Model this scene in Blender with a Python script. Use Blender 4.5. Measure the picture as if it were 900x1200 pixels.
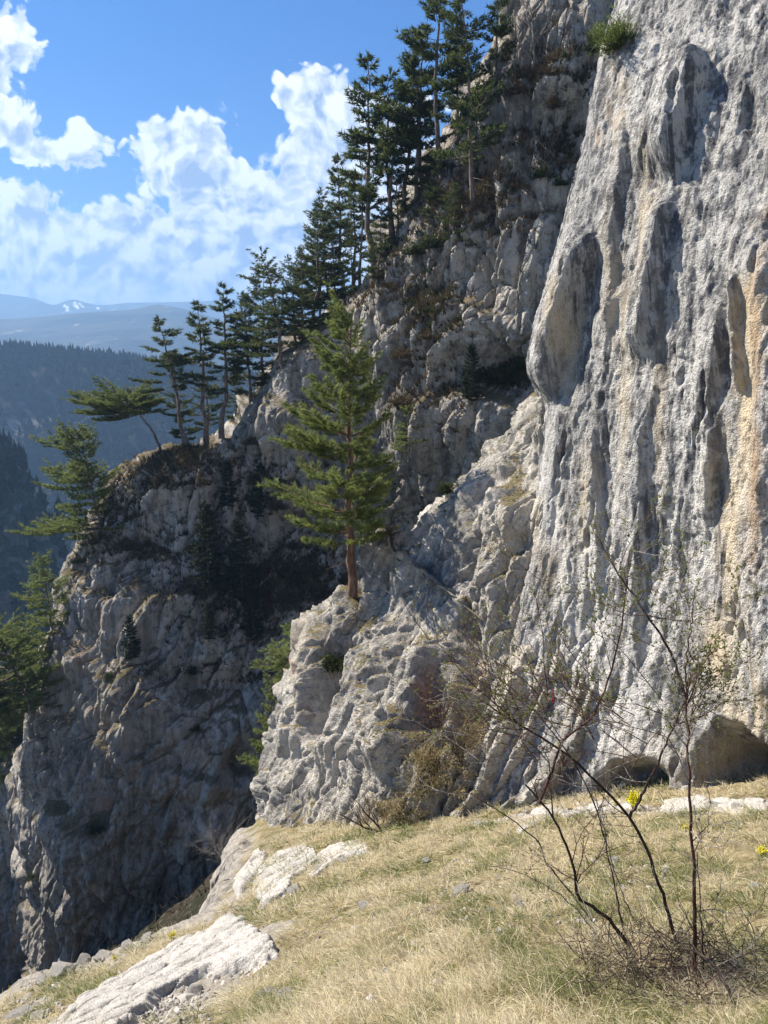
import bpy, math, random
import numpy as np

S = bpy.context.scene
for o in list(bpy.data.objects):
    bpy.data.objects.remove(o)
COL = S.collection

# ------------------------------------------------------------------ camera
EYE = 1.6
FPX = 906.0
PITCH = math.radians(10.6)
cam_d = bpy.data.cameras.new('camera')
cam_d.sensor_fit = 'VERTICAL'
cam_d.sensor_height = 36.0
cam_d.lens = FPX * 36.0 / 1200.0
cam_d.clip_start = 0.05
cam_d.clip_end = 60000.0
cam = bpy.data.objects.new('camera', cam_d)
COL.objects.link(cam)
cam.location = (0, 0, EYE)
cam.rotation_euler = (math.radians(90) - PITCH, 0, 0)
S.camera = cam
cP, sP = math.cos(PITCH), math.sin(PITCH)


def pix(u, v, Y):
    """the point at forward distance Y seen along pixel (u, v) of the 900x1200 picture"""
    u, v, Y = np.broadcast_arrays(np.asarray(u, float), np.asarray(v, float), np.asarray(Y, float))
    a = (u - 450.0) / FPX
    b = -(v - 600.0) / FPX
    dy = cP + b * sP
    dz = b * cP - sP
    return np.stack([a / dy * Y, Y, EYE + dz / dy * Y], -1)


def qdir(u, v):
    """pixel -> (x/y, z/y) of a world direction"""
    p = pix(u, v, 1.0)
    return float(p[0]), float(p[2] - EYE)


# ------------------------------------------------------------------ sun, sky, exposure
SUN_EL = math.radians(47)
SUN_AZ = math.radians(-66)          # from +Y towards +X
sun_vec = (math.sin(SUN_AZ) * math.cos(SUN_EL), math.cos(SUN_AZ) * math.cos(SUN_EL), math.sin(SUN_EL))
sd = bpy.data.lights.new('sun', 'SUN')
sd.energy = 5.0
sd.angle = math.radians(0.5)
sd.color = (1.0, 0.92, 0.80)
sun = bpy.data.objects.new('sun', sd)
COL.objects.link(sun)
from mathutils import Vector
sun.rotation_euler = Vector(sun_vec).to_track_quat('Z', 'Y').to_euler()

S.view_settings.view_transform = 'Standard'
S.view_settings.look = 'None'
S.view_settings.gamma = 1.0
S.view_settings.use_curve_mapping = False
S.view_settings.exposure = 1.28
S.cycles.use_denoising = True
S.cycles.max_bounces = 4
S.cycles.diffuse_bounces = 3
S.cycles.glossy_bounces = 1
S.cycles.transmission_bounces = 3
S.cycles.volume_bounces = 0
S.cycles.transparent_max_bounces = 8
S.cycles.sample_clamp_indirect = 4.0


# ------------------------------------------------------------------ node helper
class NT:
    def __init__(self, tree):
        self.t = tree
        self.n = tree.nodes
        self.l = tree.links

    def new(self, typ, **kw):
        nd = self.n.new(typ)
        ins = kw.pop('ins', {})
        for k, v in kw.items():
            setattr(nd, k, v)
        for k, v in ins.items():
            self.put(nd.inputs[k], v)
        return nd

    def put(self, sock, v):
        if isinstance(v, bpy.types.NodeSocket):
            self.l.new(v, sock)
        else:
            if isinstance(v, tuple) and len(v) == 3 and sock.type == 'RGBA':
                v = v + (1.0,)
            sock.default_value = v

    def math(self, op, a, b=0.0, c=0.0, clamp=False):
        nd = self.n.new('ShaderNodeMath')
        nd.operation = op
        nd.use_clamp = clamp
        for i, v in enumerate((a, b, c)):
            self.put(nd.inputs[i], v)
        return nd.outputs[0]

    def ramp(self, v, lo, hi, a=0.0, b=1.0, smooth=True):
        nd = self.n.new('ShaderNodeMapRange')
        nd.interpolation_type = 'SMOOTHSTEP' if smooth else 'LINEAR'
        nd.clamp = True
        for i, x in enumerate((v, lo, hi, a, b)):
            self.put(nd.inputs[i], x)
        return nd.outputs[0]

    def mix(self, f, a, b, mode='MIX'):
        nd = self.n.new('ShaderNodeMix')
        nd.data_type = 'RGBA'
        nd.blend_type = mode
        self.put(nd.inputs[0], f)
        self.put(nd.inputs[6], a)
        self.put(nd.inputs[7], b)
        return nd.outputs[2]

    def noise(self, vec, scale, detail=4.0, rough=0.55, dist=0.0, lac=2.0, out=0, dim='3D'):
        nd = self.n.new('ShaderNodeTexNoise')
        nd.noise_dimensions = dim
        self.put(nd.inputs['Vector'], vec)
        self.put(nd.inputs['Scale'], scale)
        self.put(nd.inputs['Detail'], detail)
        self.put(nd.inputs['Roughness'], rough)
        self.put(nd.inputs['Lacunarity'], lac)
        self.put(nd.inputs['Distortion'], dist)
        return nd.outputs[out]

    def voro(self, vec, scale, feature='F1', out='Distance', dim='3D'):
        nd = self.n.new('ShaderNodeTexVoronoi')
        nd.voronoi_dimensions = dim
        nd.feature = feature
        self.put(nd.inputs['Vector'], vec)
        self.put(nd.inputs['Scale'], scale)
        return nd.outputs[out]

    def mapping(self, vec, loc=(0, 0, 0), rot=(0, 0, 0), scale=(1, 1, 1)):
        nd = self.n.new('ShaderNodeMapping')
        self.put(nd.inputs['Vector'], vec)
        nd.inputs['Location'].default_value = loc
        nd.inputs['Rotation'].default_value = rot
        nd.inputs['Scale'].default_value = scale
        return nd.outputs[0]

    def vmath(self, op, a, b=(0, 0, 0), out=0):
        nd = self.n.new('ShaderNodeVectorMath')
        nd.operation = op
        self.put(nd.inputs[0], a)
        if op == 'SCALE':
            self.put(nd.inputs['Scale'], b)
        else:
            self.put(nd.inputs[1], b)
        return nd.outputs[out]


# ------------------------------------------------------------------ world: Nishita sky with clouds
W = bpy.data.worlds.new('World')
S.world = W
W.use_nodes = True
w = NT(W.node_tree)
w.n.clear()
sky = w.new('ShaderNodeTexSky')
sky.sky_type = 'NISHITA'
sky.sun_disc = False
sky.sun_elevation = SUN_EL
sky.sun_rotation = SUN_AZ
sky.altitude = 900
sky.air_density = 1.0
sky.dust_density = 0.3
sky.ozone_density = 2.5
geo = w.new('ShaderNodeTexCoord').outputs['Generated']
sep = w.new('ShaderNodeSeparateXYZ', ins={0: geo})
ay = w.math('MAXIMUM', w.math('ABSOLUTE', sep.outputs[1]), 0.12)
qx = w.math('DIVIDE', sep.outputs[0], ay)
qz = w.math('DIVIDE', sep.outputs[2], ay)
q0 = w.new('ShaderNodeCombineXYZ', ins={0: qx, 1: qz}).outputs[0]

# cloud masses: centre and radii given as (u, v, ru, rv, tilt, weight)
BLOBS = [
    (388, 132, 66, 54, 0, 1.1), (338, 120, 32, 20, 35, .85), (376, 205, 70, 74, 0, 1.3), (210, 182, 64, 46, 0, 1.15),
    (280, 236, 110, 56, 8, 1.35), (440, 220, 110, 110, 0, 1.0),
    (25, 278, 90, 64, 0, 1.3), (110, 292, 110, 56, 0, 1.3), (195, 290, 90, 66, 0, 1.25), (300, 296, 150, 76, 0, 1.4),
    (470, 290, 150, 90, 0, 1.0), (100, 334, 420, 50, 0, 1.4),
    (-14, 52, 60, 52, 0, 1.1), (10, 140, 46, 34, 35, .85), (58, 178, 88, 20, 14, .85), (100, 156, 46, 14, 28, .7), (142, 170, 12, 8, 0, .5),
    (-170, 230, 120, 120, 0, 1.0), (1150, 240, 300, 130, 0, 1.0), (-420, 60, 220, 90, 0, .9),
]


GREY = [(238, 206, 46, 22, 0, 1.0), (372, 232, 52, 24, -8, .8), (395, 170, 30, 40, 0, .45), (52, 262, 40, 16, 0, .7), (150, 262, 34, 16, 0, .6), (250, 272, 60, 14, 0, .6),
        (110, 300, 90, 14, 0, .6), (20, 62, 18, 22, 0, .6), (30, 155, 30, 8, 15, .4), (300, 300, 60, 12, 0, .5)]


def ellipses(p, blobs, soft):
    acc = None
    for (u, v, ru, rv, tilt, wt) in blobs:
        cx, cz = qdir(u, v)
        m = w.new('ShaderNodeMapping', vector_type='TEXTURE', ins={'Vector': p})
        m.inputs['Location'].default_value = (cx, cz, 0)
        m.inputs['Rotation'].default_value = (0, 0, -math.radians(tilt))
        m.inputs['Scale'].default_value = (ru / FPX, rv / FPX, 1)
        val = w.math('MULTIPLY_ADD', w.vmath('LENGTH', m.outputs[0], out=1), -wt, wt)
        acc = val if acc is None else (w.math('SMOOTH_MAX', acc, val, soft) if soft else w.math('MAXIMUM', acc, val))
    return acc


def lumps(p):
    """cauliflower lumps: inverted cells of several sizes"""
    c1 = w.voro(p, 26.0, 'SMOOTH_F1', dim='2D')
    c2 = w.voro(p, 62.0, 'F1', dim='2D')
    fb = w.noise(p, 24.0, 6.0, 0.64, dim='2D')
    a = w.math('MULTIPLY_ADD', c1, -0.55, 0.26)
    a = w.math('ADD', a, w.math('MULTIPLY_ADD', c2, -0.36, 0.17))
    return w.math('ADD', a, w.math('MULTIPLY_ADD', fb, 0.95, -0.475))


wv = w.vmath('SUBTRACT', w.noise(q0, 9.0, 4.0, 0.6, out=1, dim='2D'), (0.5, 0.5, 0.5))
pw = w.vmath('ADD', q0, w.vmath('SCALE', wv, 0.055))
body = ellipses(pw, BLOBS, 0.25)
L0 = lumps(pw)
L1 = lumps(w.vmath('ADD', pw, (-0.010, 0.021, 0.0)))
D0 = w.math('ADD', body, L0)
cover = w.ramp(D0, 0.20, 0.40)
# bright where the lump faces the sun (up, to the left), greyer in the thick cores and bases
grey = w.math('MAXIMUM', ellipses(pw, GREY, 0), 0.0)
relief = w.math('MULTIPLY_ADD', w.math('SUBTRACT', L0, L1), 1.9, 0.66)
lit = w.math('SUBTRACT', relief, w.math('MULTIPLY', grey, 0.85), clamp=True)
thin = w.ramp(D0, 0.50, 0.24)
lit = w.math('MAXIMUM', lit, w.math('MULTIPLY', thin, .9), clamp=True)
ccol = w.mix(lit, (2.0, 2.6, 3.9), (7.0, 7.1, 7.4))
# deeper blue, as the phone saw it
hs = w.new('ShaderNodeHueSaturation', ins={'Hue': 0.512, 'Saturation': 1.5, 'Value': 0.70, 'Color': sky.outputs[0]})
skyc = w.mix(cover, hs.outputs[0], ccol)
bg = w.new('ShaderNodeBackground', ins={'Color': skyc, 'Strength': 0.08})
wo = w.new('ShaderNodeOutputWorld')
w.l.new(bg.outputs[0], wo.inputs[0])
W.cycles.sampling_method = 'MANUAL'
W.cycles.sample_map_resolution = 512


# ------------------------------------------------------------------ numpy noise
_rs = np.random.RandomState(7)
_G = _rs.normal(size=(256, 3)).astype(np.float32)
_G /= np.linalg.norm(_G, axis=1)[:, None]


def _h(ix, iy, iz, seed):
    h = ix * np.uint32(374761393) + iy * np.uint32(668265263) + iz * np.uint32(2147483647) + np.uint32(seed * 97531 + 12345)
    h = (h ^ (h >> np.uint32(13))) * np.uint32(1274126177)
    return h ^ (h >> np.uint32(16))


def chunked(fn):
    """work through long arrays in cache-sized pieces"""
    def g(P, *a, **kw):
        n = len(P)
        if n <= 16384:
            return fn(P, *a, **kw)
        parts = [fn(P[i:i + 16384], *a, **kw) for i in range(0, n, 16384)]
        if isinstance(parts[0], tuple):
            return tuple(np.concatenate(x) for x in zip(*parts))
        return np.concatenate(parts)
    return g


@chunked
def perlin(P, seed=0):
    P = P.astype(np.float32)
    F = np.floor(P)
    f = P - F
    I = F.astype(np.int64).astype(np.uint32)
    u = f * f * f * (f * (f * 6 - 15) + 10)
    res = 0.0
    for dx in (0, 1):
        wx = u[:, 0] if dx else 1 - u[:, 0]
        for dy in (0, 1):
            wy = u[:, 1] if dy else 1 - u[:, 1]
            for dz in (0, 1):
                wz = u[:, 2] if dz else 1 - u[:, 2]
                g = _G[_h(I[:, 0] + np.uint32(dx), I[:, 1] + np.uint32(dy), I[:, 2] + np.uint32(dz), seed) & np.uint32(255)]
                res = res + wx * wy * wz * (g[:, 0] * (f[:, 0] - dx) + g[:, 1] * (f[:, 1] - dy) + g[:, 2] * (f[:, 2] - dz))
    return res * 1.6


def fbm(P, octv=4, gain=0.5, lac=2.07, seed=0):
    a, s, r = 1.0, 0.0, 0.0
    for i in range(octv):
        r = r + a * perlin(P * lac ** i + i * 17.3, seed + i)
        s += a
        a *= gain
    return r / s


def ridged(P, octv=4, gain=0.5, lac=2.1, seed=0):
    a, s, r = 1.0, 0.0, 0.0
    for i in range(octv):
        r = r + a * (1 - 2.0 * np.abs(perlin(P * lac ** i + i * 11.7, seed + i)))
        s += a
        a *= gain
    return r / s


@chunked
def blocks2(P, seed=0, jit=0.9, pull=1.0, tilt=0.8):
    """upper envelope of randomly set and tilted facets, one per cell: broken rock; also how far above the next facet"""
    P = P.astype(np.float32)
    F = np.floor(P)
    f = P - F
    I = F.astype(np.int64).astype(np.uint32)
    best = np.full(len(P), -9e9, np.float32)
    sec = best.copy()
    m = np.float32(1 / 65535.0)
    for dx in (-1, 0, 1):
        for dy in (-1, 0, 1):
            for dz in (-1, 0, 1):
                h = _h(I[:, 0] + np.uint32(dx & 0xffffffff), I[:, 1] + np.uint32(dy & 0xffffffff), I[:, 2] + np.uint32(dz & 0xffffffff), seed)
                h2 = h * np.uint32(2654435761)
                vx = dx + .5 + ((h & np.uint32(65535)) * m - .5) * jit - f[:, 0]
                vy = dy + .5 + ((h >> np.uint32(16)) * m - .5) * jit - f[:, 1]
                vz = dz + .5 + ((h2 >> np.uint32(16)) * m - .5) * jit - f[:, 2]
                g = _G[h & np.uint32(255)]
                r = ((h * np.uint32(40503)) >> np.uint32(8) & np.uint32(65535)) * m
                e = .7 * r - tilt * (g[:, 0] * vx + g[:, 1] * vy + g[:, 2] * vz) - pull * (vx * vx + vy * vy + vz * vz)
                sec = np.maximum(sec, np.minimum(best, e))
                best = np.maximum(best, e)
    return best - .35, best - sec


def blocks(*a, **kw):
    return blocks2(*a, **kw)[0]


def cracked(P, seed, amp, crack, w=.05, pull=.45, tilt=.75):
    """fractured blocks: flat tilted faces parted by narrow open joints"""
    e, g = blocks2(P, seed, .9, pull, tilt)
    return amp * e - crack * np.exp(-(g / w) ** 1.3)


def sstep(x, a, b):
    t = np.clip((x - a) / (b - a), 0, 1)
    return t * t * (3 - 2 * t)


def tps(P, V):
    """thin plate spline through 2-D points"""
    P = np.asarray(P, float)
    V = np.asarray(V, float)
    n = len(P)
    sc = max(np.ptp(P[:, 0]), np.ptp(P[:, 1]))
    Q = P / sc

    def K(A, B):
        d2 = ((A[:, None] - B[None]) ** 2).sum(-1)
        return np.where(d2 > 0, d2 * np.log(d2 + 1e-20), 0)
    A = np.zeros((n + 3, n + 3))
    A[:n, :n] = K(Q, Q) + np.eye(n) * 1e-5
    A[:n, n] = 1
    A[:n, n + 1:] = Q
    A[n:, :n] = A[:n, n:].T
    c = np.linalg.solve(A, np.concatenate([V, np.zeros(3)]))

    def f(X):
        X = np.asarray(X, float) / sc
        out = np.empty(len(X))
        for i in range(0, len(X), 4096):
            x = X[i:i + 4096]
            out[i:i + 4096] = K(x, Q) @ c[:n] + c[n] + x @ c[n + 1:]
        return out
    return f


def resample(poly, n, smooth=True):
    p = np.asarray(poly, float)
    d = np.concatenate([[0], np.cumsum(np.linalg.norm(np.diff(p, axis=0), axis=1))])
    t = np.linspace(0, d[-1], n)
    if not smooth or len(p) < 3:
        return np.stack([np.interp(t, d, p[:, i]) for i in range(p.shape[1])], -1)
    # Catmull-Rom with chord-length knots
    out = np.empty((n, p.shape[1]))
    m = np.gradient(p, d, axis=0)
    k = np.clip(np.searchsorted(d, t, side='right') - 1, 0, len(p) - 2)
    h = (d[k + 1] - d[k])[:, None]
    s = ((t - d[k]) / (d[k + 1] - d[k]))[:, None]
    out = ((2 * s**3 - 3 * s**2 + 1) * p[k] + (s**3 - 2 * s**2 + s) * h * m[k]
           + (-2 * s**3 + 3 * s**2) * p[k + 1] + (s**3 - s**2) * h * m[k + 1])
    return out


def polydist2(U, V, poly):
    """signed distance to a polyline in the plane; positive on its right-hand side going along (v down)"""
    best = np.full(U.shape, 1e9)
    sg = np.zeros(U.shape)
    arc = np.zeros(U.shape)
    pl = np.asarray(poly, float)
    tot = np.linalg.norm(np.diff(pl, axis=0), axis=1).sum()
    run = 0.0
    p = np.asarray(poly, float)
    for (x0, y0), (x1, y1) in zip(p[:-1], p[1:]):
        ex, ey = x1 - x0, y1 - y0
        L2 = ex * ex + ey * ey
        t = np.clip(((U - x0) * ex + (V - y0) * ey) / L2, 0, 1)
        dx, dy = U - x0 - t * ex, V - y0 - t * ey
        d = np.hypot(dx, dy)
        c = -(ex * dy - ey * dx)
        nr = d < best
        best = np.where(nr, d, best)
        sg = np.where(nr, np.sign(c), sg)
        arc = np.where(nr, (run + t * math.sqrt(L2)) / tot, arc)
        run += math.sqrt(L2)
    return best * sg, arc


def polydist(U, V, poly):
    return polydist2(U, V, poly)[0]


def saw(x, drop=.16):
    """overlapping slabs: slow rise, quick drop"""
    f = x - np.floor(x)
    return sstep(f, -.25, 1 - drop) * (1 - sstep(f, 1 - drop, 1)) - .45


def rough(P, size, octv=5, gain=.62, seed=0):
    """fractal roughness of broken stone, sharp edged"""
    return .55 * ridged(P / size, octv, gain, 2.1, seed) + .45 * fbm(P / size + 9.1, octv, gain, 2.1, seed + 40)


# ------------------------------------------------------------------ mesh tools
def mesh_from(name, verts, faces, mat=None, attrs=None, smooth=True):
    """faces: one (n,k) array or a list of such arrays"""
    me = bpy.data.meshes.new(name)
    verts = np.asarray(verts, np.float32)
    fl = [np.asarray(f, np.int32) for f in (faces if isinstance(faces, list) else [faces]) if len(f)]
    loops = np.concatenate([f.ravel() for f in fl])
    sizes = np.concatenate([np.full(len(f), f.shape[1], np.int32) for f in fl])
    starts = np.concatenate([[0], np.cumsum(sizes)[:-1]]).astype(np.int32)
    me.vertices.add(len(verts))
    me.vertices.foreach_set('co', verts.ravel())
    me.loops.add(len(loops))
    me.loops.foreach_set('vertex_index', loops)
    me.polygons.add(len(sizes))
    me.polygons.foreach_set('loop_start', starts)
    me.polygons.foreach_set('loop_total', sizes)
    me.polygons.foreach_set('use_smooth', np.full(len(sizes), smooth))
    if attrs:
        for k, v in attrs.items():
            a = me.attributes.new(k, 'FLOAT', 'POINT')
            a.data.foreach_set('value', np.asarray(v, np.float32))
    me.update()
    me.validate()
    if mat:
        me.materials.append(mat)
    return me


def link(name, me, parent=None, loc=None, label=None, cat=None, group=None, kind=None):
    o = bpy.data.objects.new(name, me)
    COL.objects.link(o)
    if parent:
        o.parent = parent
    if loc is not None:
        o.location = loc
    tag(o, label, cat, group, kind)
    return o


def tag(o, label=None, cat=None, group=None, kind=None):
    for k, v in (('label', label), ('category', cat), ('group', group), ('kind', kind)):
        if v:
            o[k] = v
    return o


def grid_faces(nr, nc):
    i = np.arange(nr * nc).reshape(nr, nc)
    return np.stack([i[:-1, :-1], i[1:, :-1], i[1:, 1:], i[:-1, 1:]], -1).reshape(-1, 4)


def grid_normals(P):
    a = np.gradient(P, axis=0)
    b = np.gradient(P, axis=1)
    n = np.cross(a, b)
    n /= np.linalg.norm(n, axis=-1, keepdims=True) + 1e-9
    return n


class MB:
    """collects tubes and loose faces into one mesh"""

    def __init__(self):
        self.v, self.q, self.t, self.a, self.n = [], [], [], [], 0

    def tube(self, pts, rad, k=5, tint=0.5):
        pts = np.asarray(pts, float)
        n = len(pts)
        rad = np.broadcast_to(np.asarray(rad, float), (n,))
        tan = np.gradient(pts, axis=0)
        tan /= np.linalg.norm(tan, axis=1)[:, None] + 1e-9
        ref = np.array([0.13, 0.97, 0.2]) if abs(tan[0][1]) < .8 else np.array([0.97, 0.1, 0.2])
        a = np.cross(tan, ref)
        a /= np.linalg.norm(a, axis=1)[:, None] + 1e-9
        b = np.cross(tan, a)
        th = np.arange(k) / k * 2 * math.pi
        ring = pts[:, None] + rad[:, None, None] * (np.cos(th)[None, :, None] * a[:, None] + np.sin(th)[None, :, None] * b[:, None])
        i = self.n + np.arange(n * k).reshape(n, k)
        j = np.roll(i, -1, axis=1)
        self.q.append(np.stack([i[:-1], j[:-1], j[1:], i[1:]], -1).reshape(-1, 4))
        self.v.append(ring.reshape(-1, 3))
        tip = self.n + n * k
        self.v.append(pts[-1:] + tan[-1:] * rad[-1])
        self.t.append(np.stack([i[-1], j[-1], np.full(k, tip)], -1))
        self.a.append(np.full(n * k + 1, tint))
        self.n += n * k + 1

    def tris(self, V, tint):
        """V (m,3,3) loose triangles, tint (m,)"""
        m = len(V)
        self.v.append(V.reshape(-1, 3))
        self.t.append(self.n + np.arange(m * 3).reshape(m, 3))
        self.a.append(np.repeat(tint, 3))
        self.n += m * 3

    def quads(self, V, tint):
        m = len(V)
        self.v.append(V.reshape(-1, 3))
        self.q.append(self.n + np.arange(m * 4).reshape(m, 4))
        self.a.append(np.repeat(tint, 4))
        self.n += m * 4

    def mesh(self, name, mat, smooth=True):
        f = []
        if self.q:
            f.append(np.concatenate(self.q))
        if self.t:
            f.append(np.concatenate(self.t))
        return mesh_from(name, np.concatenate(self.v), f, mat, {'tint': np.concatenate(self.a)}, smooth)


def rock_mass(name, outline, inner, depth, ns, nt, round_px, round_m, wrap_m, disp, mat, wrap_rows=70, tpow=1.5, shift=50, **tags):
    """A rock body: its face spans the outline and an inner (lower) curve, its edge rounds over and runs back wrap_m metres.
    depth: (u, v, Y) samples of the face; disp(P, U, V, N) gives the displacement in metres along the normal."""
    O = resample(outline, ns)
    I = resample(inner, ns)
    D = np.asarray(depth, float)
    f = tps(D[:, :2], 1.0 / D[:, 2])
    t = np.linspace(0, 1, nt) ** tpow
    uv = O[None] * (1 - t[:, None, None]) + I[None] * t[:, None, None]
    ln = np.linalg.norm(I - O, axis=1)
    e = np.clip(t[:, None] * ln[None] / round_px, 0, 1)
    Y = 1.0 / f(uv.reshape(-1, 2)).reshape(nt, ns)
    Y = Y + round_m * (1 - np.sqrt(1 - (1 - e) ** 2 + 1e-9))
    k = np.linspace(1, 0, wrap_rows, endpoint=False) ** 1.9
    dirn = (I - O) / (ln[:, None] + 1e-9)
    uvw = O[None] + dirn[None] * (k[:, None, None] ** 1.5 * 26)
    Yw = Y[0][None] + wrap_m * k[:, None] ** 1.2
    UV = np.concatenate([uvw, uv])
    YY = np.concatenate([Yw, Y])
    P = pix(UV[..., 0], UV[..., 1], YY)
    N = grid_normals(P)
    view = P - np.array([0, 0, EYE])
    mid = (slice(wrap_rows + nt // 2, None),)
    if (N[mid] * view[mid]).sum() > 0:
        N = -N
        flip = True
    else:
        flip = False
    sh = P.shape
    Pf, Nf = P.reshape(-1, 3), N.reshape(-1, 3)
    U, V = UV[..., 0].ravel(), UV[..., 1].ravel()
    d = disp(Pf, U, V, Nf)
    if isinstance(d, tuple):
        d, extra = d
    else:
        extra = {}
    if d.ndim == 1:
        d = d - np.percentile(d[sh[1] * wrap_rows:], shift)
        d = d[:, None] * Nf
    Pd = Pf + d
    F = grid_faces(sh[0], sh[1])
    if not flip:
        pass
    else:
        F = F[:, ::-1]
    # make the faces look the way N does
    v0, v1, v2 = Pf[F[:, 0]], Pf[F[:, 1]], Pf[F[:, 2]]
    if (np.cross(v1 - v0, v2 - v0) * Nf[F[:, 0]]).sum() < 0:
        F = F[:, ::-1]
    me = mesh_from(name, Pd, F, mat, extra)
    o = link(name, me, **tags)
    return o, Pd.reshape(sh), UV, N


def newmat(name):
    m = bpy.data.materials.new(name)
    m.use_nodes = True
    k = NT(m.node_tree)
    k.n.clear()
    out = k.new('ShaderNodeOutputMaterial')
    return m, k, out


def finish(k, out, col, rough=0.9, normal=None, spec=0.25):
    b = k.new('ShaderNodeBsdfPrincipled', ins={'Base Color': col, 'Roughness': rough})
    b.inputs['Specular IOR Level'].default_value = spec
    if normal is not None:
        k.l.new(normal, b.inputs['Normal'])
    k.l.new(b.outputs[0], out.inputs[0])
    return b


def bump(k, h, dist, strength=1.0, normal=None):
    nd = k.new('ShaderNodeBump', ins={'Height': h, 'Distance': dist, 'Strength': strength})
    if normal is not None:
        k.l.new(normal, nd.inputs['Normal'])
    return nd.outputs[0]


def attr(k, name):
    return k.new('ShaderNodeAttribute', attribute_name=name).outputs['Fac']


def rock_material(name, light, mid, dark, cream=(.62, .52, .36), orange=(.42, .2, .08), grain=(0, 0, 0), size=1.0,
                  streak=0.6, veg=(.16, .13, .05), veg_lo=.55, veg_hi=.8, veg_amt=1.0, bumpd=0.05, lich=.5, moss=(.06, .07, .02)):
    m, k, out = newmat(name)
    pos = k.new('ShaderNodeTexCoord').outputs['Object']
    gp = k.mapping(pos, rot=grain)
    s = 1.0 / size
    big = k.noise(pos, .35 * s, 3, .6)
    col = k.mix(k.ramp(big, .35, .65), mid, light)
    st = k.noise(k.mapping(gp, scale=(1.5 * s, 1.5 * s, .17 * s)), 1.0, 5, .64)
    col = k.mix(k.math('MULTIPLY', k.ramp(st, .5, .68), streak), col, dark)
    st3 = k.noise(k.mapping(gp, loc=(2, 5, 3), scale=(5 * s, 5 * s, .22 * s)), 1.0, 5, .66)
    col = k.mix(k.math('MULTIPLY', k.ramp(st3, .48, .60), streak), col, (dark[0] * 1.3, dark[1] * 1.3, dark[2] * 1.35))
    st2 = k.noise(k.mapping(gp, loc=(7, 3, 1), scale=(3.2 * s, 3.2 * s, .3 * s)), 1.0, 5, .62)
    col = k.mix(k.math('MULTIPLY', k.ramp(st2, .56, .70), .75), col, light)
    # lichen mottling
    mo = k.noise(pos, 5.0 * s, 6, .70)
    col = k.mix(k.math('MULTIPLY', k.ramp(mo, .50, .62), lich), col, dark)
    sp_ = k.noise(k.mapping(gp, scale=(15 * s, 15 * s, 5 * s)), 1.0, 4, .7)
    col = k.mix(k.math('MULTIPLY', k.ramp(sp_, .54, .66), lich), col, (dark[0] * .7, dark[1] * .7, dark[2] * .7))
    col = k.mix(k.math('MULTIPLY', k.ramp(mo, .46, .36), .55), col, light)
    pl_ = k.math('MULTIPLY', attr(k, 'pale'), k.ramp(st, .62, .42))
    col = k.mix(pl_, col, (light[0] * 1.12, light[1] * 1.12, light[2] * 1.12))
    # stains with a shape of their own
    br = k.noise(k.mapping(gp, scale=(2.2 * s, 2.2 * s, .5 * s)), 1.0, 4, .65)
    cr = k.math('MULTIPLY', attr(k, 'cream'), k.ramp(br, .36, .55))
    col = k.mix(cr, col, cream)
    og = k.math('MULTIPLY', attr(k, 'stain'), k.ramp(br, .42, .6))
    col = k.mix(og, col, orange)
    h1 = k.noise(k.mapping(gp, scale=(6 * s, 6 * s, 2.2 * s)), 1.0, 6, .68)
    h2 = k.noise(pos, 30 * s, 3, .6)
    # plants on ledges
    nz = k.new('ShaderNodeSeparateXYZ', ins={0: k.new('ShaderNodeNewGeometry').outputs['Normal']}).outputs[2]
    vn = k.noise(pos, 1.1 * s, 5, .68)
    vv = k.math('ADD', nz, k.math('MULTIPLY_ADD', vn, 1.1, -.55))
    vv = k.math('ADD', vv, k.math('MULTIPLY', attr(k, 'plants'), .9))
    vm = k.math('MULTIPLY', k.ramp(vv, veg_lo, veg_hi), veg_amt)
    vc = k.mix(k.ramp(mo, .42, .58), veg, moss)
    vc = k.mix(k.ramp(h2, .35, .75), vc, (veg[0] * 1.9, veg[1] * 1.8, veg[2] * 1.7))
    col = k.mix(vm, col, vc)
    hh = k.math('ADD', h1, k.math('MULTIPLY', h2, .8))
    hh = k.math('ADD', hh, k.math('MULTIPLY', mo, .9))
    nrm = bump(k, hh, bumpd * size * 1.7, 1.0)
    finish(k, out, col, .92, nrm, .2)
    return m


# ------------------------------------------------------------------ helpers for rock relief
def paint(U, V, spots):
    r = np.zeros(U.shape)
    for (u, v, ru, rv, a) in spots:
        r = np.maximum(r, a * np.exp(-(((U - u) / ru) ** 2 + ((V - v) / rv) ** 2)))
    return r


def frame(P, g, along, across):
    g = np.asarray(g, float)
    g = g / np.linalg.norm(g)
    a = np.cross(g, [0.3, 1.0, 0.1])
    a /= np.linalg.norm(a)
    b = np.cross(g, a)
    return np.stack([P @ a / across, P @ b / across, P @ g / along], -1)


def step(U, V, poly, h, wl, wr):
    d, s = polydist2(U, V, poly)
    return h * sstep(s, 0, .22) * sstep(1 - s, 0, .22) * np.where(d < 0, np.exp(-(d / wl) ** 2), np.exp(-(d / wr) ** 2))


# ------------------------------------------------------------------ right-hand limestone wall
M_WALL = rock_material('wall_limestone', (.60, .58, .54), (.36, .35, .33), (.085, .086, .09), cream=(.66, .55, .38),
                       grain=(0, math.radians(8), 0), orange=(.40, .26, .14), size=1.0, streak=.95, veg_lo=.95, veg_hi=1.15, veg_amt=.6, bumpd=.05, lich=.7)
G_WALL = (pix(815, 60, 13.9) - pix(768, 480, 12.6))


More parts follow.
